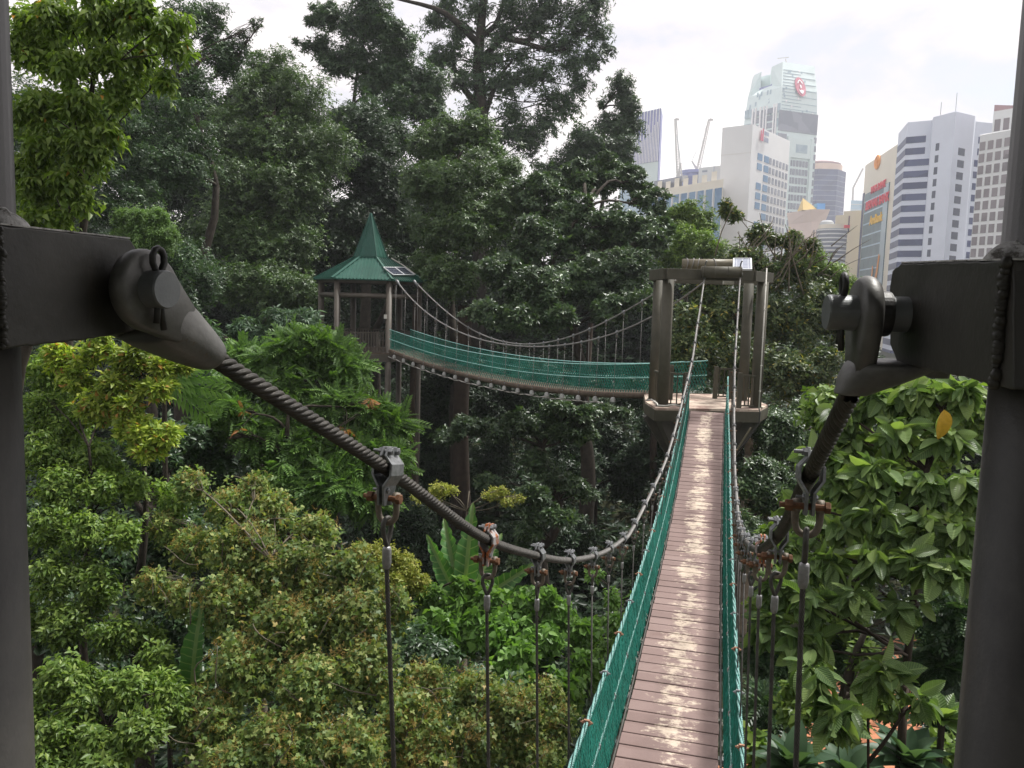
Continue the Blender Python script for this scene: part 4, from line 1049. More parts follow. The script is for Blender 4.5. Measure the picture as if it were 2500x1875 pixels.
# notices on the front post, cable forks
pp = hexp(0, GR+.125); 
c = at(941, 773, (Vector((pp.x,pp.y,CAMZ))-CAM).dot(FW)-.02); mb = MB(); mb.bx(c, Vector((.06,0,0)), Vector((0,.012,0)), Vector((0,0,.08))); mb.build('notice', MAT['whitepaint'], gaz)
for px, py, u in ((971,688,.47),(1013,688,-.47)):
    c = at_pl(px, py, Q0+CN*u, CN); mb = MB(); mb.tube([c+Vector((-.05,0,.06)), c, c+CU*.22-VZ*.2], [.045,.05,.025], 8); mb.build('cable_fork', MAT['galv'], gaz, smooth=True)
# staircase climbing to the pavilion from the slope
# ------------------------------------------------------------------ city beyond the trees
def bmat(name, c, c2=None, rough=.7, s=.08): return mottled(name, c, c2 or tuple(min(1, x*1.08) for x in c), s, rough, 0, .3, .02)
BM = dict(white=bmat('b_white', (.66,.67,.67)), pale=bmat('b_pale_blue', (.64,.68,.77)), cream=bmat('b_cream', (.74,.69,.58)), yellow=bmat('b_yellow', (.70,.62,.46)),
          mint=bmat('b_mint', (.60,.70,.69)), grey=bmat('b_grey', (.45,.47,.48)), pink=bmat('b_pink', (.60,.49,.45)), conc=bmat('b_conc', (.6,.6,.58)),
          orange=bmat('b_orange', (.65,.48,.38)), brown=bmat('b_brown', (.24,.15,.16)), gold=bmat('b_gold', (.65,.48,.18)), crane=bmat('crane_paint', (.5,.48,.46)))
def glass(name, c, c2, s=.15, rough=.15):
    m, nt = newmat(name); b = N(nt, 'ShaderNodeTexVoronoi'); b.inputs['Scale'].default_value = s; tc_ = N(nt, 'ShaderNodeTexCoord'); L(nt, tc_.outputs['Object'], b.inputs['Vector'])
    sp = N(nt, 'ShaderNodeSeparateColor'); L(nt, b.outputs['Color'], sp.inputs[0]); col = ramp(nt, sp.outputs[0], [(0, c), (1, c2)]); principled(nt, col, .35, 0, .12); return m
BG = dict(navy=glass('g_navy', (.04,.055,.13), (.065,.085,.19)), teal=glass('g_teal', (.06,.12,.15), (.10,.18,.21), .3), blue=glass('g_blue', (.10,.20,.34), (.16,.28,.42)), grey=glass('g_grey', (.20,.22,.27), (.28,.30,.35)),
          dark=glass('g_dark', (.05,.06,.10), (.06,.075,.12)), sky=glass('g_sky', (.35,.50,.62), (.48,.62,.72)), mintg=glass('g_mint', (.32,.42,.48), (.42,.52,.56)), violet=glass('g_violet', (.20,.22,.42), (.26,.28,.5)), brownw=glass('g_brown', (.18,.16,.17), (.27,.24,.25)))
for k, c in (('s_red', (.7,.04,.07)), ('s_yel', (.85,.5,.03)), ('s_em', (.50,.14,.20)), ('s_white', (.8,.8,.8)), ('s_blue', (.1,.3,.6)), ('s_grey', (.3,.33,.42)), ('s_orange', (.85,.35,.08))): BM[k] = bmat(k, c)
HAZEB = 0
def bld(name, label, cat='building'):
    o = empty(name, (0,0,0), label, cat); return o
def plan(px, py, Z): p = at(px, py, Z); return Vector((p.x, p.y, 0)), p.z
def body(root, pts, z1, mat, z0=-4, name='wall', scale_top=None):
    mb = MB(); mb.prism([(p.x, p.y) for p in pts], z0, z1); return mb.build(name, mat, root)
def face_box(root, P0, P1, t0, t1, z0, z1, mat, name='window', out=.12, thick=.3, mesh=None):
    """a shallow box on the facade P0->P1, its front 'out' proud of the wall"""
    d = (P1-P0); n = Vector((d.y, -d.x, 0)).normalized(); m = (P0+P1)/2
    if n.dot(-m) < 0: n = -n
    a, b = P0+d*t0+n*out, P0+d*t1+n*out; mb = mesh or MB()
    mb.slab([a+VZ*z0, b+VZ*z0, b+VZ*z1, a+VZ*z1], -n*thick)
    if mesh is None: return mb.build(name, mat, root)
def bk_(p, d): q = Vector((p.x, p.y, 0)); return q + q.normalized()*d
def zlist(z1, fh, n): return [z1 - fh*i for i in range(n)]
def wgrid(root, P0, P1, ts, zs, mat, name='window', limit=60, out=.12):
    """ts: (t0,t1) spans, zs: (z0,z1) spans; nearest-to-top windows one by one, the remainder as one part"""
    k = 0; rest = MB()
    for z0, z1 in zs:
        for t0, t1 in ts:
            if k < limit: face_box(root, P0, P1, t0, t1, z0, z1, mat, name, out)
            else: face_box(root, P0, P1, t0, t1, z0, z1, mat, name, out, mesh=rest)
            k += 1
    if rest.v: o = rest.build(name, mat, root); o['kind'] = 'stuff'
def text(root, s, size, P, xdir, mat, name='lettering', ext=.15, bold=.02, shear=0):
    """raised letters converted to a mesh: P lower-left corner, xdir reading direction"""
    cu = bpy.data.curves.new(name, 'FONT'); cu.body = s; cu.size = size; cu.extrude = ext; cu.offset = bold*size; cu.resolution_u = 2; cu.shear = shear
    tmp = bpy.data.objects.new('tmp', cu); COL.objects.link(tmp); dg = bpy.context.evaluated_depsgraph_get(); me = bpy.data.meshes.new_from_object(tmp.evaluated_get(dg)); bpy.data.objects.remove(tmp)
    me.materials.clear(); X = xdir.normalized(); Z_ = X.cross(VZ); Mx = Matrix((X, VZ, Z_)).transposed().to_4x4(); Mx.translation = P; me.transform(Mx)
    return link(name, me, root, mat)
def build_city():
    # --- pale banded tower (right)
    r = bld('office_tower', 'pale blue-white office tower with dark ribbon windows and blank angled central pier')
    Zs = [(2194,322,283),(2217,290,266),(2277,284,262),(2279,283,258),(2334,272,250),(2381,276,255),(2384,279,262),(2432,284,264)]
    P = [plan(*z)[0] for z in Zs]; zt_ = plan(2334,272,250)[1]
    back = [P[-1]+Vector((6,30,0)), bk_(P[0],25)+Vector((4,0,0))]
    body(r, P+back, zt_, BM['pale'])
    fh = 3.75
    for k in range(26):
        zb = zt_ - 3.2 - fh*(k+1); lw = (.06, .80) if k < 2 else (.0, 1.0)
        face_box(r, P[0], P[1], .02, 1.0, zb, zb+2.15, BG['navy'], 'window_band', .1); face_box(r, P[1], P[2], 0, lw[1] if k < 2 else 1.0, zb, zb+2.15, BG['navy'], 'window_band', .1)
        face_box(r, P[6], P[7], .08 if k > 1 else .2, .95, zb, zb+2.15, BG['navy'], 'window_band', .1)
    ta = [(.24,.42)]
    for k in range(26):
        z = zt_ - 11 - 3.75*k; face_box(r, P[3], P[4], .22, .38, z, z+2.3, BG['dark'], 'window', .05); 
        z = zt_ - 13 - 3.75*k; face_box(r, P[4], P[5], .28, .62, z, z+2.3, BG['dark'], 'window', .05)
    for px, py, h in ((2333,272,7),(2296,281,4)): p, z = plan(px, py, 255); mb = MB(); mb.tube([p+VZ*zt_, p+VZ*(zt_+h)], .12, 5); mb.build('antenna', BM['grey'], r)
    # --- white gridded block far right
    r = bld('apartment_block', 'white gridded office block with brown-capped roof at the right edge')
    a, z_ = plan(2393,331,222); b, _ = plan(2560,320,205); zt2 = z_
    body(r, [a, b, b+Vector((5,30,0)), bk_(a,30)], zt2, BM['white'])
    n = 8; ts = [(.012+i/n, .012+i/n+.083) for i in range(n)]; wgrid(r, a, b, ts, [(zt2-4.2-3.25*k, zt2-4.2-3.25*k+2.3) for k in range(17)], BG['brownw'], 'window', 90)
    c0, z3 = plan(2426,272,226); c1, _ = plan(2560,262,215); body(r, [c0, c1, bk_(c1,16), bk_(c0,16)], z3, BM['white'], zt2-1, 'penthouse')
    n = 6; wgrid(r, c0, c1, [(.04+i/n, .04+i/n+.11) for i in range(n)], [(zt2+2.2, zt2+5.4)], BG['brownw'], 'window')
    mb = MB(); mb.slab([a+VZ*zt2, b+VZ*zt2, c1+VZ*(zt2+1.9), c0+VZ*(zt2+1.9)], Vector((0,.5,.2))); mb.build('sloping_parapet', BM['white'], r)
    e0, z4 = plan(2428,256,232); e1, _ = plan(2560,246,232); body(r, [e0, e1, bk_(e1,12), bk_(e0,12)], z4, BM['brown'], z3-.5, 'roof_cap')
    # --- cream slab with glass front and sign lettering
    r = bld('bank_tower', 'cream slab tower with dark teal glass front carrying red and yellow sign letters')
    a, za = plan(2113,400,332); b, zb_ = plan(2192,356,288); zt4 = (za+zb_)/2
    d = (b-a); body(r, [a, b, b+Vector((14,8,0)), a+Vector((14,8,0))], zt4, BM['cream']); Ln = d.length
    zg = zt4 - 12.5
    face_box(r, a, b, .10, .86, -2, zg, BG['teal'], 'glass_front', .35, .6)
    face_box(r, a, b, .0, .055, -2, zg+1, BG['navy'], 'corner_strip', .25, .5)
    for k in range(17):
        z = zg - 3.6 - 4.6*k
        if z > 0: face_box(r, a, b, .115, .72, z, z+.55, BG['sky'], 'floor_line', .42, .1)
    face_box(r, a, b, .72, .86, -2, zg-.1, BG['mintg'], 'glass_strip', .40, .1)
    dn = d.normalized(); nn = Vector((d.y, -d.x, 0)).normalized(); nn = nn if nn.dot(-a) > 0 else -nn
    def sgn(px, py):  # point on the glass plane under a pixel
        return at_pl(px, py, a+nn*.5, nn)
    def sign(s, x0, x1, y0, hpx, mat, grp=None, shear=0):
        p0, p1 = sgn(x0, y0), sgn(x1, y0); 
        cu = len(s); W_ = (Vector((p1.x-p0.x, p1.y-p0.y, 0))).length; top = sgn(x0, y0-hpx); hgt = top.z-p0.z
        o = text(r, s, 1.0, Vector((0,0,0)), Vector((1,0,0)), mat, 'sign_lettering', .12, .03, shear)
        me = o.data; xs = [v.co.x for v in me.vertices]; zs = [v.co.z for v in me.vertices]; sx = W_/(max(xs)-min(xs)); sz = hgt/(max(zs)-min(zs)); mx, mz = min(xs), min(zs)
        for v in me.vertices:
            u, h_, q = (v.co.x-mx)*sx, (v.co.z-mz)*sz, v.co.y; v.co = p0 + dn*u - nn*q + VZ*h_
        me.update()
    sign('MAX-BANK', 2126, 2161, 474, 17, BM['s_red']); sign('BERNAS BANK', 2113, 2168, 515, 21, BM['s_red']); sign('AmBank', 2122, 2153, 551, 22, BM['s_yel'])
    mb = MB(); c = at_pl(2142, 396, a+nn*.3, nn); mb.tube([c+dn*3.2*math.cos(t)+VZ*2.4*math.sin(t) for t in [PI*k/8 for k in range(17)]], .45, 5); mb.tube([c+dn*1.3*math.cos(t)+VZ*2.2*math.sin(t) for t in [PI*k/8 for k in range(17)]], .4, 5); mb.build('emblem', BM['s_orange'], r)
    mb = MB(); c = at_pl(2137, 660, a+nn*.6, nn); mb.slab([c+dn*q[0]+VZ*q[1] for q in ((-1.6,-7),(1.0,-7),(3.4,-1),(4.6,5),(3.6,6),(1.6,0),(.2,-3))], nn*.2); mb.slab([c+dn*q[0]+VZ*q[1] for q in ((-4.8,-4),(-3.6,-4),(-3.4,1),(-4.6,2))], nn*.2); mb.build('flame_emblem', BM['s_orange'], r)
    # --- mint crowned skyscraper
    r = bld('skyscraper', 'tallest skyscraper with mint crown, red oval emblem and rounded corners')
    A, zA = plan(1815,310,500); B, zB = plan(1903,300,478); C_, zC = plan(1996,300,488); z3_ = (zA+zB+zC)/3
    At, zAt = plan(1843,163,506); Bt, zBt = plan(1911,151,486); Ct, zCt = plan(1987,182,494); zt5 = zBt
    D_ = C_ + Vector((-20, 34, 0)); E_ = bk_(A, 34); body(r, [A, B, C_, D_, E_], z3_, BM['mint'])
    mb = MB(); lo = [A, B, C_, D_, E_]; hi = [At+VZ*(zt5-2.5), Bt+VZ*zt5, Ct+VZ*(zt5+.0), D_+VZ*zt5+Vector((-3,-4,0)), E_+VZ*zt5+Vector((3,-4,0))]
    mid = [(l*.38 + Vector((h.x,h.y,0))*.62) + VZ*0 for l, h in zip(lo, hi)]; mid = [Vector((l.x+(h.x-l.x)*.35, l.y+(h.y-l.y)*.35, z3_+(h.z-z3_)*.55)) for l, h in zip(lo, hi)]
    # crown with a notch cut in the left face
    vs = [p+VZ*z3_ for p in lo] + mid + hi; fs = []
    for j in (0, 5): fs += [(j+i, j+(i+1) % 5, j+5+(i+1) % 5, j+5+i) for i in range(5) if not (j == 5 and i == 0)]
    na, nb = hi[0].lerp(hi[1], .26), hi[0].lerp(hi[1], .62); n2a, n2b = na - VZ*11, nb - VZ*11; k0 = len(vs); vs += [na, n2a, n2b, nb]
    fs += [(5, 6, k0+2, k0+1), (5, k0+1, k0, 10), (6, 11, k0+3, k0+2)]
    ins = Vector((6, 22, 0)); k1 = len(vs); vs += [na+ins, n2a+ins, n2b+ins, nb+ins]; fs += [(k0, k0+1, k1+1, k1), (k0+1, k0+2, k1+2, k1+1), (k0+2, k0+3, k1+3, k1+2), (10, k0, k1, 14), (k0+3, 11, 12, k1+3), (k1, k1+3, 12, 13, 14)]
    mb.add(vs, fs); mb.build('crown', BM['mint'], r, fix=False)
    mb = MB(); q = na.lerp(nb, .5) - VZ*15; dl = (nb-na).normalized(); mb.slab([q+dl*u+VZ*v for u, v in ((-8,5),(-8,-2),(-4,-7),(5,-7),(9,-2),(9,6),(4,4),(-3,5))], Vector((-.3,-1,0))*.9); mb.build('dark_opening', BG['violet'], r)
    # left face: piers and window ladders, glass corner
    H = z3_+14
    for t0, t1 in ((.245,.275),(.33,.36),(.46,.49),(.56,.585),(.635,.66),(.83,.86),(.90,.925)): face_box(r, A, B, t0, t1, 20, H-4, BM['s_white'], 'pier', .9, 1)
    for t0, t1 in ((.275,.33),(.49,.56),(.585,.635),(.86,.90)): face_box(r, A, B, t0, t1, 20, H-6, BG['grey'], 'recess', .15, .4)
    zs = [(H-9-4.3*k, H-9-4.3*k+3.2) for k in range(16)]
    wgrid(r, A, B, [(.37,.455),(.66,.82)], zs, BG['grey'], 'window', 40, .2)
    wgrid(r, A, B, [(.02,.12),(.13,.235),(.93,1.0)], [(H-9-8.6*k, H-9-8.6*k+5) for k in range(9)], BG['mintg'], 'window_band', 40, .2)
    # right face: crown lines and emblem, dark belt, corner glazing, central grid
    dr = (C_-B); zb5 = z3_+6
    face_box(r, B, C_, -.02, 1.0, zb5-12, zb5, BG['grey'], 'dark_belt', .25, .6)
    for k in range(24):
        z = zb5-17-5.1*k; face_box(r, B, C_, -.01, .20, z, z+3.4, BG['grey'], 'window_band', .3, .5); face_box(r, B, C_, .93, 1.0, z, z+3.4, BG['grey'], 'window_band', .3, .5)
    for t0, t1 in ((.22,.31),(.83,.91)): face_box(r, B, C_, t0, t1, 10, zb5-15, BM['mint'], 'pillar', 1.3, 1.6)
    face_box(r, B, C_, .30, .84, zb5-27, zb5-15.5, BM['mint'], 'lintel', 1.0, 1.3); face_box(r, B, C_, .44, .74, zb5-24, zb5-19, BG['mintg'], 'window', 1.1, .3)
    wgrid(r, B, C_, [(.33+i*.083, .33+i*.083+.062) for i in range(6)], [(zb5-32-5.1*k, zb5-32-5.1*k+3.6) for k in range(20)], BG['grey'], 'window', 100, .25)
    # inclined crown face: emblem and panel joints
    def cf_(t, h):   # point on crown's right face
        lo_ = Vector((B.x,B.y,z3_)).lerp(Vector((C_.x,C_.y,z3_)), t); mi = mid[1].lerp(mid[2], t); hi_ = hi[1].lerp(hi[2], t)
        return lo_.lerp(mi, h/.55) if h < .55 else mi.lerp(hi_, (h-.55)/.45)
    nf = (mid[2]-mid[1]).cross(hi[1]-mid[1]).normalized(); nf = nf if nf.y < 0 else -nf
    for k in range(13):
        h = .20+.055*k; mb = MB(); mb.bar(cf_(.03, h)+nf*.15, cf_(.55 if k % 2 else .97, h)+nf*.15, .3, .3); mb.build('panel_joint', BG['mintg'], r)
    rp = random.Random(9)
    for k in range(30):
        t, h = rp.uniform(.03,.93), rp.uniform(.05,.92)
        if abs(t-.5) < .12 and abs(h-.58) < .2: continue
        mb = MB(); u0 = cf_(t, h)+nf*.2; mb.slab([u0, cf_(t+.045, h)+nf*.2, cf_(t+.045, h+.035)+nf*.2, cf_(t, h+.035)+nf*.2], nf*.08); mb.build('panel', BG['mintg'] if k % 3 else BM['s_white'], r)
    for k in range(14):
        t, h = rp.uniform(.04,.92), rp.uniform(.08,.5); q_ = lambda t, h: Vector((A.x,A.y,z3_)).lerp(Vector((B.x,B.y,z3_)), t).lerp(mid[0].lerp(mid[1], t), h/.55)
        fn_ = Vector((-.2,-1,0)); mb = MB(); mb.slab([q_(t,h)+fn_*.25, q_(t+.05,h)+fn_*.25, q_(t+.05,h+.08)+fn_*.25, q_(t,h+.08)+fn_*.25], fn_*.08); mb.build('panel', BG['mintg'], r)
    c = cf_(.50, .58); u = (mid[2]-mid[1]).normalized(); v = (hi[1]-mid[1]); v = (v-u*v.dot(u)).normalized(); c = c + nf*.6
    def ring_(rx, ry, w, n=28, pinch=0):
        o = [c + u*(rx*math.cos(t)) + v*(ry*math.sin(t)) for t in [2*PI*k/n for k in range(n)]]; return o
    em = empty('emblem', c, None); em.parent = r
    mb = MB(); mb.slab(ring_(3.7, 6.6, 0), nf*.4); mb.build('emblem_disc', BM['s_em'], em)
    mb = MB(); o3 = nf*.6
    mb.slab([c+o3+u*a_*.6+v*b_*.56 for a_, b_ in ((-3.6,3.2),(-2.6,6.2),(0,8.6),(2.6,6.2),(3.6,3.2),(1.6,4.4),(1.4,6),(0,7),(-1.4,6),(-1.6,4.4))], nf*.2); mb.slab([c+o3+u*a_*.6+v*b_*.56 for a_, b_ in ((-.8,-2),(.8,-2),(.9,2),(-.9,2))], nf*.2)
    mb.slab([c+o3+u*a_*.6+v*b_*.56 for a_, b_ in ((-3.4,-3.6),(-2,-5),(0,-4.2),(2,-5),(3.4,-3.6),(1.6,-8),(0,-9.4),(-1.6,-8))], nf*.2); mb.build('emblem_figure', BM['s_white'], em)
    mb = MB(); p, z = plan(1929,152,500); mb.tube([p+VZ*(z-8), p+VZ*(z+2)+Vector((-3,0,0))], .35, 4); mb.bar(p+VZ*(z+2)+Vector((-8,0,0)), p+VZ*(z+2)+Vector((-1,0,1)), .4, .5); mb.build('roof_crane', BM['crane'], r)
    # --- white slab with blank gable in front
    r = bld('hotel_block', 'white block with blank left gable and small-window grid facing right')
    A, zA = plan(1764,308,330); B, zB = plan(1838,303,322); C_, zC = plan(1930,326,352); zt6 = zB
    body(r, [A, B, C_, bk_(C_,30), bk_(A,30)], zt6, BM['white'])
    d = C_-B
    face_box(r, A, B, -.005, 1.0, zt6-11.3, zt6-11, BM['conc'], 'band_joint', .08, .1)
    # pale wing stepping outward, windows
    wgrid(r, B, C_, [(.47+i*.091, .47+i*.091+.052) for i in range(6)], [(zt6-13-3.95*k, zt6-13-3.95*k+2.6) for k in range(24)], BG['grey'], 'window', 70, .15)
    for k in range(24):
        z = zt6-13-3.95*k
        for j, t in enumerate(((.16,.28),(.33,.45))): face_box(r, B, C_, t[0], t[1], z, z+2.7, BG['blue'], 'wide_window', .15, .3) if k % 4 != 2 or j else None
    for k, (q, w_) in enumerate(((.06, 24), (.02, 48))):
        z = zt6 - w_; 
    mb = MB(); c = at_pl(1859, 331, B + Vector((0,-.5,0)), Vector((d.y,-d.x,0)).normalized()); dn2 = d.normalized(); n2_ = Vector((d.y,-d.x,0)).normalized(); n2_ = n2_ if n2_.y < 0 else -n2_
    mb.slab([c+n2_*.3+dn2*u_+VZ*v_ for u_, v_ in ((-1.6,-2.2),(1.2,-2.2),(1.2,2.6),(.3,3),(.2,.6),(-.8,.6),(-1,2),(-1.6,1.6))], n2_*.2); mb.build('sign_mark', BM['s_em'], r)
    for dz, hh in ((.8,1.4),(-1.9,1.7)):
        mb = MB()
        for i in range(3): mb.slab([c+n2_*.3+dn2*(2.3+i*1.5+u_)+VZ*(dz+v_) for u_, v_ in ((0,0),(1.0,-.2),(1.0,hh-.2),(0,hh))], n2_*.2)
        mb.build('sign_mark', BM['s_grey'], r)
    # --- low cream block with blue glazing
    r = bld('apartment_block', 'low cream block with stepped roof boxes and tall blue glazing between white piers')
    a, za = plan(1560,428,330); b, zb = plan(1760,466,300); za = (za+zb)/2
    a, z7 = plan(1590,432,345); b, _ = plan(1765,462,308); z7 = plan(1700,449,322)[1]
    body(r, [a, b, bk_(b,30), bk_(a,30)], z7, BM['cream'])
    for i in range(9): face_box(r, a, b, .015+i/9, .015+i/9+.085, -2, z7-3.2, BG['blue'], 'glazing', .2, .5)
    for i in range(9): face_box(r, a, b, .0+i/9-.006, .0+i/9+.006, -2, z7-3.2, BM['white'], 'pier', .5, .7)
    for i in range(7):
        t = .12+i*.125; P0 = a.lerp(b, t)+Vector((0,3,0)); P1 = a.lerp(b, t+.07)+Vector((0,3,0)); body(r, [P0, P1, bk_(P1,8), bk_(P0,8)], z7+3.8-(i % 2)*.7, BM['cream'], z7-.5, 'roof_room')
    P0, P1 = a.lerp(b,.1)+Vector((0,9,0)), a.lerp(b,.52)+Vector((0,9,0)); body(r, [P0,P1,bk_(P1,8),bk_(P0,8)], z7+5, BG['grey'], z7-.5, 'roof_hall')
    r = bld('warehouse_block', 'pale grey box-like block behind the stepped roofline')
    a, z8 = plan(1706,410,420); b, _ = plan(1768,412,410); body(r, [a, b, bk_(b,30), bk_(a,30)], z8, BM['conc']); face_box(r, a, b, .15, .35, z8-2.5, z8-1.5, BG['grey'], 'vent', .1, .2); face_box(r, a, b, .60, .615, z8-16, z8, BM['s_grey'], 'downpipe', .2, .3)
    # --- cranes
    def crane(label, bx, by, tx, ty, Z, jx, jy):
        rr = empty('tower_crane', (0,0,0), label, 'crane', 'construction cranes over the low block'); p0, p1 = at(bx, by, Z), at(tx, ty, Z+4); 
        d_ = (p1-p0); s_ = Vector((1.0,0,0)); n_ = 22; mb = MB()
        offs = [Vector((-1.0,0,0)), Vector((1.0,0,0)), Vector((0,1.8,0))]
        for o_ in offs: mb.bar(p0+o_, p1+o_*.55, .34, .34)
        for i in range(n_):
            t0_, t1_ = i/n_, (i+1)/n_; k0_, k1_ = 1-.45*t0_, 1-.45*t1_
            for q in range(3): mb.bar(p0.lerp(p1, t0_)+offs[q]*k0_, p0.lerp(p1, t1_)+offs[(q+1) % 3]*k1_, .18, .18)
        mb.build('jib', BM['crane'], rr)
        mb = MB(); c_ = at(jx, jy, Z); base = Vector((p0.x, p0.y, 5)); mb.bar(base, p0, 1.8, 1.8); mb.build('mast', BM['crane'], rr)
        mb = MB(); mb.bar(p0+Vector((0,0,-1)), c_, .7, .7); mb.bar(p0+Vector((2,0,-2)), c_, .5, .5); mb.build('back_stay', BM['crane'], rr)
        mb = MB(); mb.tube([c_, p0.lerp(p1, .7)], .12, 3); mb.tube([c_, p1], .12, 3); mb.build('hoist_cable', BM['grey'], rr)
        mb = MB(); mb.box(p0+Vector((3,0,-3)), (4,3,3)); mb.build('cab', BM['crane'], rr)
        mb = MB(); mb.bar(p1, p1+Vector((2,0,-.4)), .9, .9); mb.build('jib_head', BM['crane'], rr)
    crane('left construction crane with nearly upright pale jib', 1656, 422, 1649, 290, 430, 1662, 398)
    crane('right construction crane with pale jib leaning right', 1704, 416, 1732, 291, 440, 1689, 393)
    r = bld('building_core', 'round concrete building core below the right-hand crane'); c, z9 = plan(1694,418,436); mb = MB(); mb.lathe([(6.5,0),(6.5,z9-2),(7.2,z9-1.5),(7.2,z9)], (0,0,1), c, 20); mb.build('wall', BG['violet'], r)
    # --- violet striped tower at the forest edge
    r = bld('striped_tower', 'tower with violet-blue vertical stripes at the edge of the forest')
    a, zx = plan(1520,266,420); b, _ = plan(1614,270,400); b2_, _ = plan(1618,272,412); zx = plan(1600,269,405)[1]
    body(r, [a, b, b2_, bk_(b2_,30), bk_(a,30)], zx, BM['mint'])
    face_box(r, a, b, 0, 1, zx-26, zx-.3, BG['violet'], 'curtain_wall', .2, .4)
    rg_ = random.Random(4)
    for i in range(26):
        t = .02+i*.038; z0 = zx-26; z1 = zx-.3-(0 if i % 2 else rg_.uniform(4, 17)); face_box(r, a, b, t, t+.012, z0, z1, BM['s_white'], 'fin', .5, .4)
    face_box(r, b, b2_, 0, 1, -2, zx-1, BG['violet'], 'side_glazing', .1, .3)
    wgrid(r, a, b, [(.05+i*.105, .05+i*.105+.09) for i in range(9)], [(zx-45-7*k, zx-45-7*k+6.3) for k in range(5)], BG['sky'], 'window', 60, .2)
    # --- dark blue faceted tower
    r = bld('round_tower', 'dark blue faceted tower with peach band under its round roof')
    c, zc = plan(2024,412,640); R_ = 20.5; mb = MB(); c = c + Vector((0,R_,0))
    po = [(c.x+R_*math.cos(PI/8+2*PI*k/8), c.y+R_*math.sin(PI/8+2*PI*k/8)) for k in range(8)]; mb.prism(po, 0, zc); mb.build('wall', BG['navy'], r)
    for k in range(30):
        mb = MB(); z = zc-5-4*k; q = [(c.x+(R_+.06)*math.cos(PI/8+2*PI*j/8), c.y+(R_+.06)*math.sin(PI/8+2*PI*j/8)) for j in range(8)]; mb.prism(q, z, z+.5); mb.build('floor_line', BG['grey'], r)
    mb = MB(); mb.lathe([(R_*.86, zc-.5), (R_*.86, zc+5)], (0,0,1), c, 28); mb.build('roof_drum', BM['orange'], r)
    mb = MB(); mb.lathe([(R_*.80, zc+5), (R_*.80, zc+6.6), (R_*.5, zc+8.4), (R_*.2, zc+9)], (0,0,1), c, 28); mb.build('roof', BM['brown'], r)
    # --- pink slender block with gold pyramid
    r = bld('office_block', 'pink stone block topped by a gold pyramid beside the skyscraper')
    a, zp = plan(1983,512,400); b, _ = plan(2016,521,398); body(r, [a, b, bk_(b,16), a+Vector((-6,16,0))], zp-6, BM['pink'])
    m_ = (a+b)/2+Vector((0,8,0)); q = [a+Vector((-1.5,-1.5,0)), b+Vector((1.5,-1.5,0)), b+Vector((1.5,17,0)), a+Vector((-7,17,0))]; mb = MB(); mb.prism([(p.x,p.y) for p in [a,b,bk_(b,16),a+Vector((-6,16,0))]], zp-6, zp, [(p.x,p.y) for p in q]); mb.build('cornice', BM['pink'], r)
    wgrid(r, a, b, [(.18+i*.2, .18+i*.2+.1) for i in range(4)], [(zp-16-9*k, zp-16-9*k+6) for k in range(6)], BG['brownw'], 'window', 40)
    gp = a+Vector((0,6,0)); mb = MB(); mb.add([(gp.x-4,gp.y-4,zp),(gp.x+4,gp.y-4,zp),(gp.x+4,gp.y+4,zp),(gp.x-4,gp.y+4,zp),(gp.x-3,gp.y,zp+6.5)], [(0,1,4),(1,2,4),(2,3,4),(3,0,4)]); mb.build('pyramid', BM['gold'], r)
    mb = MB(); g2 = b+Vector((-1,6,0)); mb.box((g2.x, g2.y, zp+1.5), (4,4,4)); mb.build('roof_tank', BM['s_blue'], r)
    # --- grey curved banded building, yellow slab behind it
    r = bld('curved_block', 'grey curved office block with white floor bands and small red sign')
    c, zq = plan(2050,556,300); R_ = 5.4; c = c+Vector((0,R_*1.3,0)); mb = MB(); mb.lathe([(R_,-2),(R_,zq)], (0,0,1), c, 36); o_ = mb.build('wall', BG['grey'], r)
    for k in range(22):
        mb = MB(); z = zq-.2-1.55*k; mb.lathe([(R_+.12, z-.5),(R_+.12, z)], (0,0,1), c, 36); mb.build('floor_band', BM['white'], r)
    mb = MB(); mb.lathe([(R_*.93, zq),(R_*.93, zq+1.6)], (0,0,1), c, 30); mb.build('roof_drum', BM['cream'], r)
    mb = MB(); mb.lathe([(R_*.5, zq+1.6),(R_*.45, zq+2.6),(R_*.3, zq+3.3),(.1, zq+3.5)], (0,0,1), c+Vector((-2.2,0,0)), 20); mb.build('dome', BM['grey'], r)
    mb = MB(); mb.box((c.x+3.6, c.y-R_+.6, zq+.75), (2.0, .5, 1.1)); mb.build('sign_mark', BM['s_red'], r)
    r = bld('office_block', 'plain yellow slab block standing behind the grey curved block')
    a, zy = plan(2060,516,345); b, _ = plan(2106,519,340); body(r, [a, b, bk_(b,20), bk_(a,20)], zy, BM['yellow']); a2, zy2 = plan(2040,526,348); body(r, [a2, a, bk_(a,12), bk_(a2,12)], zy2, BM['yellow'], name='wing')
    face_box(r, a, b, .28, .36, zy-8.5, zy-2, BM['brown'], 'slot', .1, .2); face_box(r, a, b, .28, .36, zy-9, zy-5.5, BG['dark'], 'window', .2, .2)
    r = bld('glass_block', 'small light blue glass block between the navy and cream towers')
    a, zu = plan(2078,489,560); b, _ = plan(2108,489,560); body(r, [a, b, bk_(b,20), bk_(a,20)], zu, BG['sky']); 
    for k in range(7): face_box(r, a, b, 0, 1, zu-3-4*k, zu-2.4-4*k, BM['white'], 'floor_line', .2, .3)
    rr = empty('tower_crane', (0,0,0), 'thin distant crane jib beside the cream bank tower', 'crane'); mb = MB(); mb.bar(at(2083,458,600), at(2107,411,600), 1.0, 1.0); mb.build('jib', BM['crane'], rr); mb = MB(); mb.bar(at(2083,458,600), at(2081,500,600), 1.2, 1.2); mb.build('mast', BM['crane'], rr)
build_city()
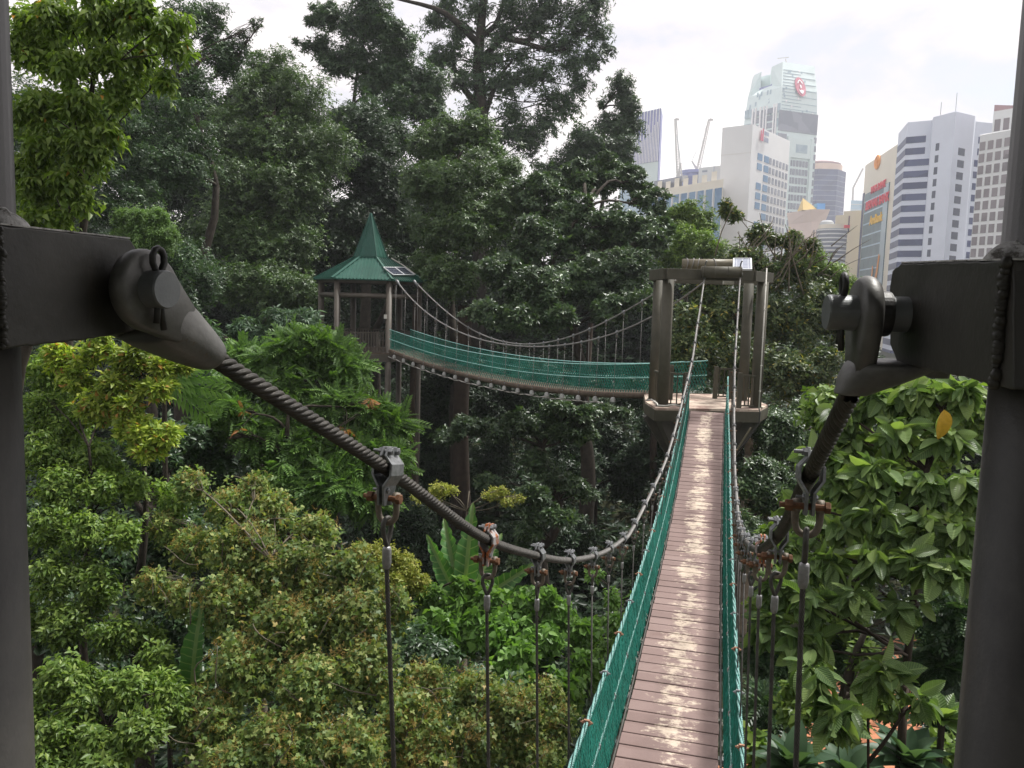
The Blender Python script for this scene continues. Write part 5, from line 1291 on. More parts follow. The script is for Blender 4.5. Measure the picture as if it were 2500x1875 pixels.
# ------------------------------------------------------------------ forest
def T(name, label, cat, lumps, leaf, **kw): return tree(name, label, cat, PX(lumps), G[leaf], **kw)
def Z_(Z, *l): return [(a[0], a[1], Z + (a[4] if len(a) > 4 else 0), a[2]) + ((a[3],) if len(a) > 3 and a[3] else ()) for a in l]
# far backdrop trees that close the forest behind everything
bk = [(330,330,52,150),(-120,520,58,330),(250,560,62,300),(560,640,60,260),(840,640,62,240),(1080,560,64,230),(1330,640,62,200),(1540,720,60,170),(1700,760,58,150)]
tx = ['high behind the upper left bright tree', 'far left above the cable lug', 'behind the left lug', 'left of the pavilion spire', 'right behind the pavilion roof', 'under the tall spreading tree', 'above the second bridge', 'left of the canopy tower head', 'seen through the canopy tower']
for i, (px, py, Z, r) in enumerate(bk):
    rg_ = random.Random(i); lm = [(px+rg_.uniform(-.6,.6)*r, py+rg_.uniform(-.55,.8)*r, Z+rg_.uniform(-3,3), r*rg_.uniform(.38,.6)) for _ in range(11)]
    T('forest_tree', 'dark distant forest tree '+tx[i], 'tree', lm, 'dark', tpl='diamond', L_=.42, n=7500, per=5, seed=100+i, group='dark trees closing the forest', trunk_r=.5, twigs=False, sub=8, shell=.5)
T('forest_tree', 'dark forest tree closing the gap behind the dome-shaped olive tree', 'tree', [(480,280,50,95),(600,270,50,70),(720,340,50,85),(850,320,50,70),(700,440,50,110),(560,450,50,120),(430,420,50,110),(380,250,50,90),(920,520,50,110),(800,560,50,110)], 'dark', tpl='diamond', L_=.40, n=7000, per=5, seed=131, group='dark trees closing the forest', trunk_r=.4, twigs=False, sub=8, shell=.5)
low = [(120,950,40,200),(420,900,38,190),(700,960,40,180),(980,1000,38,190),(1220,1020,40,190),(1480,1040,36,180),(1720,1080,34,170),(1960,1150,34,190),(2200,1050,30,190),(2430,1000,28,200),(1000,1300,30,170),(1350,1340,32,180),(1700,1350,27,170)]
tx2 = ['low behind the left post','below the left lug','left of the pavilion legs','behind the pavilion legs','under the sagging second bridge','below the second bridge, right part','under the canopy tower','right below the canopy tower','behind the large-leaved tree','behind the right post','on the slope under the pavilion','on the slope behind the footbridge cable','behind the footbridge deck']
for i, (px, py, Z, r) in enumerate(low):
    rg_ = random.Random(50+i); lm = [(px+rg_.uniform(-.7,.7)*r, py+rg_.uniform(-.5,.8)*r, Z+rg_.uniform(-2,2), r*rg_.uniform(.35,.55)) for _ in range(9)]
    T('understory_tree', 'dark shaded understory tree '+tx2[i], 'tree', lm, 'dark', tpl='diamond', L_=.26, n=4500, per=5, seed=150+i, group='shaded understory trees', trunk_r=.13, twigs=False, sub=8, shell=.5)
# T2: dark tree behind the bright one
T('broadleaf_tree', 'dark green tree with ragged top behind the bright drooping leaves', 'tree', [(506,30,33,55),(524,108,33,60),(580,125,33,42),(540,165,33,60),(470,217,32,85),(434,307,31,95),(362,398,30,105),(470,416,31,90),(325,500,29,80),(597,84,33,18),(622,58,33,15),(640,50,33,9),(440,50,32,70),(420,150,32,70),(250,300,30,120),(200,480,29,110),(60,300,29,140),(330,620,29,90),(230,660,28,90),(450,640,30,80),(505,690,29,70),(440,730,28,60)], 'mid', tpl='simple', L_=.17, n=9500, per=6, seed=2, trunk_r=.35, sub=9)
# T3: olive dome
T('broadleaf_tree', 'large dome-shaped olive green tree left of the pavilion spire', 'tree', [(687,190,40,80),(633,165,40,50),(740,255,39,95),(615,253,39,90),(780,370,38,100),(651,362,38,110),(542,335,38,90),(700,480,37,110),(579,470,37,110),(520,560,36,80),(620,600,36,90),(720,610,36,80),(560,690,34,70),(650,700,34,80),(740,720,34,70)], 'olive', tpl='simple', L_=.2, n=13500, per=6, seed=3, trunk_r=.3, sub=11, fill=.5, shell=.6)
# T4 dark spiky tree
T('broadleaf_tree', 'dark blue-green tree with upright ragged branches against the sky', 'tree', [(805,40,50,45),(868,60,50,55),(932,60,50,55),(974,105,50,55),(784,108,50,34),(748,112,50,17),(722,100,50,10),(757,52,50,16),(765,20,50,11),(868,139,50,62),(953,169,50,60),(812,160,50,40),(902,0,50,60),(995,190,50,60),(1058,205,50,50),(905,215,50,50),(974,253,49,55),(1050,274,49,45),(900,300,48,70),(960,340,48,70),(850,290,48,50)], 'mid', tpl='narrow', L_=.34, n=7400, per=7, seed=4, trunk_r=.45, sub=9, fill=.7, shell=.7)
T('broadleaf_tree', 'dark tree filling the gap above the pavilion roof', 'tree', [(900,330,42,80),(930,420,41,75),(860,430,41,80),(880,540,40,75),(960,480,41,60),(820,610,39,60),(1000,560,40,60),(960,640,39,60)], 'dark', tpl='simple', L_=.22, n=6500, per=6, seed=5, trunk_r=.3, sub=10)
# T5 tall emergent tree with visible limbs
Z5 = 56
cl = [(1190,140,55),(1240,200,50),(1160,270,45),(1350,230,45),(1300,60,50),(1380,100,45),(1170,200,50),(1330,175,45),(1260,320,50),(1440,140,40),(1200,380,50),(1090,20,50),(1248,25,55),(1333,20,60),(1417,42,70),(1462,80,42),(1227,82,40),(1270,139,42),(1290,190,45),(1396,156,45),(1417,205,40),(1383,253,50),(1333,295,52),(1248,274,42),(1219,329,40),(1122,70,45),(1164,20,45),(1100,126,50),(1067,139,45),(1122,190,45),(1290,338,58),(1060,50,35),(1340,-40,80),(1230,-50,70),(1120,-40,60),(1450,0,50),(1480,120,26),(1210,200,28),(1340,110,28)]
tp = [at(1177,420,Z5), at(1176,300,Z5), at(1172,230,Z5), at(1166,160,Z5), at(1172,90,Z5), at(1180,0,Z5), at(1190,-80,Z5)]
bz_ = ground(tp[0].x, tp[0].y); 
def limbs_mesh(root, specs, bark):
    for sp_ in specs:
        mb = MB(); pts = resample([at(*q[:3]) for q in sp_[0]], .8); n = len(pts); mb.tube(pts, [sp_[1]+(sp_[2]-sp_[1])*i/(n-1) for i in range(n)], 7); mb.build('limb', MAT[bark], root, smooth=True, fix=False)
t5 = T('emergent_tree', 'tallest tree in the centre with forked dark trunk against the cloudy sky', 'tree', [(a,b,Z5,c) for a,b,c in cl], 'mid', tpl='narrow', L_=.40, n=4300, fill=.9, subr=(.35,.6), per=7, seed=6, base=(tp[0].x, tp[0].y), trunk_pts=[(tp[0].x,tp[0].y,bz_)]+tp, trunk_r=.62, droop=.45, sub=7, limb_r=.05, shell=.9, dense=False)
limbs_mesh(t5, [([(1177,300,Z5),(1150,240,Z5),(1115,190,Z5),(1105,130,Z5)], .32, .1), ([(1170,110,Z5),(1110,50,Z5-1),(1060,20,Z5-2),(960,-5,Z5-2)], .26, .08), ([(1170,150,Z5),(1215,105,Z5),(1232,90,Z5),(1290,100,Z5),(1340,60,Z5)], .28, .1), ([(1232,92,Z5),(1300,110,Z5),(1360,125,Z5),(1398,110,Z5)], .2, .08), ([(1172,90,Z5),(1210,60,Z5),(1230,0,Z5)], .25, .1), ([(1290,100,Z5),(1310,50,Z5),(1325,-20,Z5)], .16, .08), ([(1180,290,Z5),(1205,220,Z5),(1225,180,Z5),(1250,150,Z5)], .22, .08)], 'bark')
T('broadleaf_tree', 'slender tree of rounded leaf clumps right of the tallest tree', 'tree', [(1518,205,60,38),(1531,253,60,36),(1540,304,60,38),(1489,304,60,46),(1459,358,59,52),(1523,358,59,44),(1500,410,59,44),(1420,330,59,40),(1400,390,59,46),(1350,420,59,50),(1470,250,60,15)], 'mid', tpl='narrow', L_=.38, n=3000, fill=.75, per=7, seed=7, trunk_r=.3, droop=.4, sub=7, shell=.8)
# T7 the great central trees
T('broadleaf_tree', 'rounded pale-topped tree right above the pavilion roof', 'tree', [(1060,360,36,75),(1130,330,36,80),(1040,460,35,75),(1150,450,34,100),(1225,410,35,70),(1060,570,34,75),(1170,560,33,95),(1240,520,33,75),(1110,680,32,75),(1040,660,33,55)], 'olive', tpl='simple', L_=.20, n=7500, per=7, seed=8, trunk_r=.35, droop=.15, sub=10)
T('broadleaf_tree', 'broad glossy-leaved tree between pavilion and canopy tower', 'tree', [(1310,490,33,90),(1400,460,34,85),(1480,430,34,65),(1545,440,34,55),(1590,490,33,55),(1300,600,31,95),(1420,560,32,100),(1530,560,32,85),(1220,680,30,75),(1320,700,29,80),(1430,680,30,85),(1530,670,30,80),(1590,600,31,60),(1180,770,28,55),(1270,780,28,55),(1480,760,29,60),(1560,740,29,50),(1370,780,28,50),(1620,560,32,40)], 'glossy', tpl='simple', L_=.235, n=7600, per=8, seed=9, trunk_r=.4, sub=15, subr=(.2,.34), flat=.55, fill=.08, shell=.25, rose=.05, elev=.35)
T('broadleaf_tree', 'small bright green rounded treetop below the striped tower', 'tree', [(1690,530,42,55),(1650,560,42,48),(1720,560,42,40),(1690,600,41,60),(1640,620,41,50),(1740,620,41,45)], 'green', tpl='diamond', L_=.2, n=4200, per=6, seed=10, trunk_r=.25, sub=9)
t8 = T('broadleaf_tree', 'airy twiggy tree with yellowish leaves behind the canopy tower', 'tree', [(1770,500,25,20),(1790,530,25,24),(1850,575,25,34),(1930,590,25,32),(1985,600,25,22),(1800,640,25,60),(1880,670,25,60),(1950,660,25,40),(1720,700,25,50),(1980,730,25,60),(1750,780,25,75),(1850,770,25,80),(1950,810,25,85),(2040,770,25,50),(1700,860,24,70),(1800,880,24,80),(1900,910,24,90),(2000,910,24,80),(1680,770,24,50),(1660,850,24,45),(2060,840,25,40)], 'yellowish', tpl='simple', L_=.215, n=6200, per=6, seed=11, trunk_r=.25, bark='bark_pale', sub=9, limb_r=.035, shell=.5)
r_ = random.Random(3)
for k in range(26):
    x0, y0 = r_.uniform(1740,2000), r_.uniform(620,720); x1, y1 = x0+r_.uniform(-50,90), y0-r_.uniform(50,150)
    if y1 < 500+.35*abs(x1-1800): y1 = 500+.35*abs(x1-1800)
    limbs_mesh(t8, [([(x0,y0,24.6),((x0+x1)/2+r_.uniform(-14,14),(y0+y1)/2+r_.uniform(-8,14),24.4),(x1,y1,24.3)], .028, .007)], 'bark_pale')
for k in range(22):
    x0, y0 = r_.uniform(1980,2040), r_.uniform(600,690); x1, y1 = x0+r_.uniform(20,90), y0-r_.uniform(-10,60); limbs_mesh(t8, [([(x0,y0,24.6),((x0+x1)/2,(y0+y1)/2-r_.uniform(0,14),24.4),(x1,y1,24.3)], .02, .005)], 'bark_pale') if k % 2 else None
T('shrub', 'sunlit light green treetop right of the canopy tower', 'shrub', [(2030,680,32,50),(2070,720,32,50),(1990,640,32,40),(2100,780,32,50),(2050,780,32,60),(2090,740,32,30)], 'green', tpl='diamond', L_=.16, n=3200, per=6, seed=12, sub=9)
T('broadleaf_tree', 'glossy dark tree on the slope right of the footbridge', 'tree', [(1900,1060,19,75),(1990,1110,19,75),(1850,1180,18,80),(1940,1230,18,80),(1800,1290,17,60),(1860,1330,17,60),(2050,1040,19,60),(2070,1150,19,60),(1990,990,20,50)], 'glossy', tpl='simple', L_=.14, n=5200, per=7, seed=13, trunk_r=.2, sub=10)
# T9 layered sprays under the second bridge
T('broadleaf_tree', 'dark tree with flat layers of glossy leaves under the second bridge', 'tree', [(1090,1067,25,40,.35),(1153,1037,25,55,.35),(1216,1055,25,55,.35),(1280,1033,25,60,.35),(1343,1050,25,50,.4),(1406,1063,25,50,.4),(1427,1016,25,40,.4),(1364,995,25,45,.4),(1300,1122,25,45,.4),(1343,1156,25,52,.4),(1398,1185,25,48,.4),(1430,1206,25,35,.4),(1300,1206,24,48,.4),(1322,1248,24,50,.4),(1385,1265,24,40,.4),(1292,1299,24,38,.4),(1259,1367,24,25,.5),(1195,1177,25,45,.4),(1470,1000,26,40,.4),(1520,1010,26,30,.4)], 'glossy', tpl='simple', L_=.20, n=3000, per=8, seed=14, trunk_r=.3, sub=7, rose=.04, elev=.3)
for i, (px, w_) in enumerate(((1128,.36),(1010,.15),(1430,.14),(1600,.16))):
    p = at(px, 1100, 33); b_ = ground(p.x, p.y); r = empty('tree_trunk', (p.x,p.y,b_), ['stout bare reddish trunk under the left part of the second bridge','thin bare trunk beside the pavilion legs','thin shaded trunk below the middle of the second bridge','shaded trunk close to the canopy tower column'][i], 'tree')
    m_ = MB(); m_.tube([(p.x,p.y,b_-.2),(p.x+.1,p.y,b_+3),(p.x-.1,p.y,b_+7),(p.x,p.y,b_+12)], [w_*1.2,w_,w_*.9,w_*.8], 12); m_.build('trunk', MAT['bark_red'], r, smooth=True)
# T1 near bright drooping tree, upper left
t1 = T('broadleaf_tree', 'near tree with bright yellow-green drooping leaves at upper left', 'tree', [(120,30,9,75),(230,20,9,75),(330,30,9,70),(400,55,9,50),(430,105,9,36),(340,130,9.3,60),(250,130,9,60),(140,140,9,70),(400,185,9,32),(300,215,9.2,50),(190,235,9,60),(90,245,9,60),(265,310,9.1,42),(195,345,9,52),(105,345,9,55),(245,375,9,32),(150,430,9,50),(85,445,9,45),(200,475,9,26),(140,520,9,38),(75,530,9,36),(440,40,9,30),(50,100,9,60),(40,400,9,50)], 'bright', tpl='droop', L_=.118, n=1650, fill=.12, flat=1.15, per=6, seed=15, trunk_r=.16, droop=.95, sub=12, subr=(.14,.42), base=(-9.4, 10.2), limb_r=.02, rose=.22, shell=.6)
T('broadleaf_tree', 'darker leafy tree directly behind the bright drooping leaves', 'tree', [(100,100,14,110),(250,90,14,90),(120,300,14,110),(230,260,14,80),(90,480,14,90),(170,470,14,70),(330,80,14,60),(330,190,14,50),(210,390,14,60)], 'green', tpl='simple', L_=.13, n=3600, per=6, seed=16, trunk_r=.2, droop=.5, sub=10, base=(-9.6,14.6))
T('shrub', 'rounded pale green bush just above the left cable lug', 'shrub', [(350,545,22,55),(310,575,22,50),(400,580,22,48),(350,600,22,60),(300,530,22,30),(385,530,22,34)], 'pale', tpl='diamond', L_=.085, n=5200, per=6, seed=17, sub=12, subr=(.22,.36))
# T11 yellow-green shrub, T12 column
T('broadleaf_tree', 'sunlit yellow-green shrubby tree under the left cable lug', 'tree', [(237,865,12.5,50),(332,885,12.5,55),(400,905,12.3,38),(190,930,12.5,48),(285,945,12.3,52),(380,945,12.2,42),(237,995,12.2,48),(308,1010,12.1,45),(332,1060,12,45),(400,1065,12,38),(356,1105,11.9,38),(440,900,12.5,22),(150,880,12.5,40)], 'yellow', tpl='simple', L_=.13, n=1500, per=8, seed=18, trunk_r=.12, sub=8, rose=.03, elev=.45, limb_r=.03)
T('broadleaf_tree', 'medium green leafy tree along the lower left post', 'tree', [(120,900,13,60),(100,1000,12.5,60),(170,1040,12.5,55),(230,1110,12,55),(100,1100,12,60),(150,1180,11.6,65),(250,1190,11.6,50),(120,1280,11.3,60),(200,1290,11.2,60),(300,1300,11.2,45),(130,1400,11,65),(240,1420,11,55),(150,1520,10.8,65),(280,1550,10.8,65),(380,1600,10.6,50),(60,1500,11,50),(330,1180,12,45),(420,1230,12,40)], 'green', tpl='droop', L_=.10, fill=.75, rose=.22, shell=.6, n=6400, per=7, seed=19, dense=True, trunk_r=.12, sub=9, droop=.3, limb_r=.03)
T('broadleaf_tree', 'leafy green tree in the bottom left corner beside the post', 'tree', [(150,1650,9.6,65),(300,1680,9.6,60),(130,1790,9.2,65),(230,1810,9.2,60),(60,1720,9.4,60),(340,1780,9.2,60),(420,1700,9.6,50),(200,1720,9.5,55),(100,1880,9,70),(260,1890,9,70)], 'green', tpl='simple', L_=.10, fill=.75, rose=.22, shell=.6, n=3600, per=7, seed=20, dense=True, trunk_r=.1, sub=8, droop=.25, limb_r=.03)
T('broadleaf_tree', 'dark leafy thicket deep behind the lower left trees', 'tree', [(200,1150,15,110),(400,1100,16,100),(300,1350,14,120),(450,1300,14,100),(150,1500,13,120),(400,1500,12.8,110),(250,1700,12,120),(450,1700,12,110),(500,1150,17,90),(100,1300,14,110)], 'mid', tpl='simple', L_=.15, n=5200, per=6, seed=21, trunk_r=.16, sub=9)
# T13 feathery compound leaves
T('feathery_tree', 'bright green tree with feathery compound leaves left of the pavilion legs', 'tree', [(720,845,18,55),(790,870,18,52),(850,910,18,45),(650,910,18,50),(700,965,17.6,75),(810,1000,17.5,72),(905,1010,17.5,55),(955,1040,17.5,42),(580,1020,17,55),(640,1070,17,65),(750,1090,17,75),(860,1110,17,70),(950,1120,17,48),(820,1180,16.6,65),(900,1210,16.5,48),(700,1180,16.5,60),(550,960,17.5,35),(600,870,18.5,35),(500,1060,17,40)], 'fern', tpl='pinnate', L_=.42, n=1300, per=6, seed=22, trunk_r=.16, sub=7, elev=.25, droop=.25, rose=.05, limb_r=.035)
T('palmate_shrub', 'grey-green shrub of whorled leaves behind the feathery tree', 'shrub', [(590,800,25,35),(640,830,25,40),(680,790,25,45),(740,785,25,45),(700,830,25,45),(560,860,25,40),(770,830,25,35),(500,830,24,45),(530,900,23,50)], 'palegrey', tpl='slim', L_=.28, n=900, per=9, seed=23, sub=8, rose=.02, elev=.1, droop=.25)
r = T('feathery_tree', 'small feathery shrub with rusty orange dying fronds beside the pavilion legs', 'shrub', [(845,1055,16.6,16),(905,980,17.2,12),(600,1000,16.3,10),(585,1055,16.1,14),(560,1068,16.1,10)], 'orange', tpl='pinnate', L_=.22, n=8, droop=.7, per=4, seed=24, sub=4, rose=.03)
# T14 olive-brown maple-leaved trees in bloom
def blooming(label, lumps, n, seed, Zr, base=None):
    r = T('flowering_tree', label, 'tree', lumps, 'brownish', tpl='maple', L_=.072, n=int(n*2.7), fill=.85, per=6, seed=seed, trunk_r=.14, sub=9, droop=.55, rose=.3, shell=.7, limb_r=.028, subr=(.28,.46), bark='bark_pale', base=base)
    E = PX(lumps); foliage('flower_spray', E, G['flower'], 'flower', .14, int(n*.13), 2, r, seed=seed+5, droop=.9, sub=9, subr=(.28,.46), up=.6, shell=.12)
    foliage('flower_tuft', E, G['flower'], 'flower', .06, int(n*.24), 3, r, seed=seed+6, droop=-.5, sub=9, subr=(.28,.46), up=.9, shell=.06)
    # thin pale twigs running out through the crown
    rg_ = np.random.default_rng(seed+9)
    for e in E:
        c_ = np.array(e[0]); R_ = e[1][0]
        for k in range(2):
            a_ = c_ + np.array([rg_.normal()*.4, -.55, -.5])*R_; b_ = c_ + np.array([rg_.uniform(-1,1), -.95, rg_.uniform(-.1,1.0)])*R_; mb = MB(); limb(mb, a_, b_, .011, .004, rg_, 7, .1, 4, 1.5); mb.build('twig', MAT['bark_pale'], r, smooth=True, fix=False)
    return r
blooming('olive-brown flowering tree with lobed leaves in the lower left foreground', [(470,1175,12,45),(560,1230,11.8,62),(670,1245,11.8,62),(770,1300,11.5,65),(600,1335,11.3,90),(470,1330,11.5,65),(720,1390,11,92),(860,1390,11,72),(560,1470,10.8,92),(700,1520,10.5,100),(850,1500,10.6,92),(950,1470,11,62),(440,1450,11,50),(600,1620,10.2,100),(760,1660,10,100),(900,1630,10.2,90),(500,1750,9.8,92),(680,1800,9.6,100),(850,1820,9.6,100),(560,1880,9.3,90),(760,1900,9.3,90),(370,1420,11,50),(620,1180,12,40),(400,1280,11.8,45)], 5200, 25, 10)
blooming('olive-brown flowering tree left of the footbridge net at the bottom', [(1040,1670,11,70),(1010,1760,10.6,90),(1160,1680,11.2,62),(1250,1730,11,80),(1160,1800,10.8,85),(1330,1690,11.6,48),(1350,1760,11.4,65),(1030,1860,10.4,90),(1300,1850,11,80)], 2900, 35, 10)
T('broadleaf_tree', 'dark shaded thicket beneath the olive-brown flowering trees', 'tree', [(600,1400,14.5,150),(800,1500,14,150),(500,1600,13.5,150),(750,1750,12.8,150),(1000,1650,14,150),(1200,1750,14,150),(1350,1700,15,130),(1000,1800,13,150)], 'mid', tpl='simple', L_=.16, n=4200, per=6, seed=26, trunk_r=.16, sub=9)
T('shrub', 'round yellowish shrub between the flowering tree and the cable', 'shrub', [(930,1370,15,52),(980,1385,15,50),(890,1360,15,42),(1010,1420,15,35),(940,1420,14.8,50),(870,1400,15,40)], 'bush', tpl='diamond', L_=.075, n=4200, per=6, seed=27, sub=12, subr=(.2,.34))
T('climbing_vine', 'mound of bright green heart-leaved vine below the sagging cable', 'vine', [(1090,1490,15.5,55),(1180,1460,15.5,55),(1270,1480,15.5,55),(1360,1500,15.5,50),(1430,1545,15.3,48),(1200,1540,15,75),(1320,1570,15,72),(1100,1560,15,62),(1430,1625,14.6,55),(1050,1450,15.6,40),(1140,1430,15.6,36),(1060,1530,15,55),(1330,1460,15.4,40),(1250,1620,14.4,70),(1380,1680,14,60)], 'heart', tpl='heart', L_=.15, n=3400, per=6, seed=28, sub=10, droop=.55, subr=(.22,.38), elev=.1, twigs=False)
T('climbing_vine', 'small leafy sprig left of the footbridge net', 'vine', [(1500,1455,12.5,30),(1448,1400,12.8,22),(1540,1510,12.2,30),(1500,1520,12.2,34),(1560,1450,12.4,20),(1480,1580,12,34)], 'heart', tpl='droop', L_=.12, n=200, per=6, seed=29, sub=6, droop=.5, limb_r=.02)
T('flowering_shrub', 'pale twiggy branch with small cream-green leaves in front of the dark trunk', 'shrub', [(1060,1190,20,26,.5),(1100,1195,20,24,.5),(1020,1215,20,24,.5),(1190,1210,20,22,.6),(1220,1195,20,20,.6),(1240,1225,20,24,.5),(1270,1215,20,18,.5),(1060,1220,20,24,.5)], 'bush', tpl='simple', L_=.10, n=330, per=6, seed=30, sub=6, bark='bark_pale', limb_r=.03, trunk_r=.08, droop=.3)
# bananas
def banana(label, px, py, Z, leaves, seed):
    p = at(px, py, Z); b = ground(p.x, p.y); r = empty('banana_plant', (p.x, p.y, b), label, 'banana plant')
    mb = MB(); mb.tube([(p.x,p.y,b-.1),(p.x,p.y,(b+p.z)/2),(p.x,p.y,p.z)], [.16,.13,.09], 12); mb.build('trunk', MAT['bark_pale'], r, smooth=True)
    for i, (dx, dy, Ln, w_) in enumerate(leaves):
        tip = at(px+dx, py+dy, Z+(.3 if i % 2 else -.3)); d = (tip-p); nrm = Vector((0,-1,.35)); P = np.array([tuple(p)]); 
        o = leaf_mesh('banana_leaf', 'strap', P, np.array([tuple(d)]), np.array([tuple(nrm)]), np.array([d.length]), G['banana'], r)
banana('banana plant with upright torn leaves beside the yellowish shrub', 1130, 1490, 17.3, [(-85,-170,1,1),(-50,-225,1,1),(20,-245,1,1),(95,-190,1,1),(170,-110,1,1),(-130,-70,1,1),(140,-40,1,1),(190,-60,1,1)], 1)
banana('banana plant with one long leaf deep among the flowering branches', 470, 1700, 10.6, [(0,-210,1,1),(-70,-100,1,1),(60,-60,1,1)], 2)
# palm fronds peeping out
p = at(400, 930, 14.5); r = empty('palm', (p.x,p.y,ground(p.x,p.y)), 'small palm fronds peeping out below the left socket', 'palm')
rg_ = np.random.default_rng(4); n = 9; an = np.linspace(-.2, 2.2, n); D = np.stack([np.sin(an), -.2+0*an, np.cos(an)], -1); leaf_mesh('crown', 'pinnate_big', np.tile(np.array([tuple(p)]), (n,1)), D, np.tile(np.array([[0,-1.,.4]]), (n,1)), np.full(n, .9), G['heart'], r)
mb = MB(); mb.tube([(p.x,p.y,ground(p.x,p.y)), (p.x,p.y,p.z)], .05, 8); mb.build('trunk', MAT['bark'], r)
# T18 large-leaved tree on the right
def bigleaf(label, lumps, n, per, Ln, seed, trunk, bark='bark_red', tpl='big', trunk_r=.07, base=None, leaf='big'):
    rng = np.random.default_rng(seed); E = PX(lumps); b0 = at(*trunk[-1]); r = empty('large_leaved_tree', (b0.x,b0.y,ground(b0.x,b0.y)), label, 'tree')
    foliage('crown', E, G[leaf], tpl, Ln, n, per, r, seed=seed, elev=.0, droop=.55, sub=5, subr=(.3,.6), rose=.10, outw=1.1, shell=.7)
    mb = MB(); pts = [at(*q) for q in trunk]; pts.append(Vector((b0.x,b0.y,ground(b0.x,b0.y)))); pts = resample(pts, .3); m_ = len(pts); mb.tube(pts, [trunk_r*(.35+.65*i/m_) for i in range(m_)], 9)
    for e in E:
        t_ = Vector(e[0]); s_ = min(pts, key=lambda q: (q-t_).length + max(0, q.z-t_.z+.2)*2); limb(mb, s_, t_, .02, .008, rng, 5, .2, 5)
    mb.build('trunk', MAT[bark], r, smooth=True, fix=False)
lm = []
r_ = random.Random(12)
for (px, py, Z) in [(2060,1010,8.2),(2150,980,8),(2250,960,7.8),(2350,960,7.6),(2090,1080,8),(2200,1060,7.6),(2320,1070,7.4),(2010,1120,8),(2060,1180,7.8),(2150,1160,7.4),(2270,1180,7.2),(2370,1170,7),(1960,1240,7.8),(2050,1280,7.4),(2150,1260,7.2),(2260,1290,7),(2350,1290,6.8),(1930,1340,7.6),(2020,1370,7.2),(2130,1360,7),(2240,1370,6.8),(2340,1390,6.6),(1900,1430,7.4),(1980,1470,7),(2090,1450,6.9),(1890,1520,7.2),(1960,1560,7),(2210,1480,6.8)]:
    lm.append((px, py, Z, r_.uniform(38,52)))
bigleaf('large-leaved young tree filling the right side behind the footbridge cable', lm, 430, 6, .21, 40, [(2300,1000,7.6),(2262,1150,7.5),(2240,1350,7.3),(2228,1500,7.2),(2205,1700,7.2),(2200,1830,7.2)])
bigleaf('separate low sprays of big leaves above the clay path', [(2050,1740,6.4,50),(2160,1640,6.6,40),(1990,1640,6.6,40),(2260,1700,6.8,30)], 34, 6, .22, 41, [(2100,1700,6.8),(2120,1860,6.9)], trunk_r=.03)
T('broadleaf_tree', 'smaller-leaved green tree behind the large-leaved tree', 'tree', [(1900,1330,13,70),(2020,1000,13,70),(2160,930,13,60),(2100,1120,12.5,90),(2250,1100,12.5,90),(2000,1250,12.5,90),(2350,1050,12,80),(2300,1250,12,90),(2150,1330,12,90),(1930,1430,12,70),(2330,1400,12,80),(2050,1500,12,80),(2300,1540,12,60),(2380,1000,12,80),(1870,1500,12.5,50)], 'green', tpl='broad', L_=.17, n=3300, per=6, seed=42, trunk_r=.15, sub=9, droop=.3, limb_r=.03)
T('feathery_tree', 'dark fine-fronded understory below the large leaves', 'shrub', [(2330,1520,10,60),(2300,1640,10,60),(2340,1760,9.5,60),(1900,1600,12,60),(1880,1720,11,50),(2080,1600,12,50)], 'mid', tpl='pinnate', L_=.32, n=420, per=5, seed=43, sub=7, limb_r=.02)
T('broadleaf_tree', 'low dark bushes hiding most of the orange path', 'shrub', [(1950,1720,10,55),(2060,1790,9.6,55),(2160,1720,9.8,45),(2240,1640,10.5,40),(2290,1830,9,55),(1850,1830,9.5,50),(2120,1600,11,45),(2000,1640,11,45)], 'green', tpl='broad', L_=.15, n=700, per=6, seed=47, sub=7, droop=.3, limb_r=.015)
def rosette(label, px, py, Z, Ln, n, seed, leaf='big'):
    p = at(px, py, Z); g_ = ground(p.x,p.y); r = empty('rosette_plant', (p.x,p.y,g_), label, 'plant'); rng = np.random.default_rng(seed)
    an = np.arange(n)*2.399; el = np.linspace(.15, 1.2, n); D = np.stack([np.cos(an)*np.cos(el), np.sin(an)*np.cos(el), np.sin(el)], -1); Nn = np.stack([-np.cos(an)*.5, -np.sin(an)*.5, np.ones(n)], -1)
    leaf_mesh('foliage', 'bigsm', np.tile(np.array([tuple(p)]), (n,1)), D, Nn, Ln*rng.uniform(.75,1.1,n), G[leaf], r); mb = MB(); mb.tube([(p.x,p.y,g_),(p.x+.05,p.y,(g_+p.z)/2),(p.x,p.y,p.z)], [.04,.035,.03], 7); mb.build('trunk', MAT['bark'], r)
rosette('whorl of paddle leaves at the bottom beside the footbridge net', 1935, 1880, 7.5, .42, 26, 1, 'palegrey')
rosette('whorl of paddle leaves at the bottom centre of the right side', 2075, 1900, 7.6, .36, 22, 4, 'palegrey')
rosette('whorl of paddle leaves at the bottom right beside the post', 2215, 1870, 7.2, .40, 26, 2, 'palegrey')
rosette('small whorl of upright green leaves near the right post', 2300, 1760, 7.4, .34, 20, 3)
# single yellow leaf
p = at(2305, 1000, 6.9); r = leaf_mesh('yellow_leaf', 'big', np.array([tuple(p)]), np.array([[.03,-.05,-1.]]), np.array([[.1,-1.,.1]]), np.array([.27]), None); r.data.materials.clear(); 
MAT['yleaf'] = mottled('yellow_leaf', (.55,.33,.02), (.68,.42,.04), 30, .5, c3=(.2,.1,.02), s3=60, l3=.68); r.data.materials.append(MAT['yleaf']); tag(r, 'single large yellow leaf hanging below the right cable lug', 'leaf')

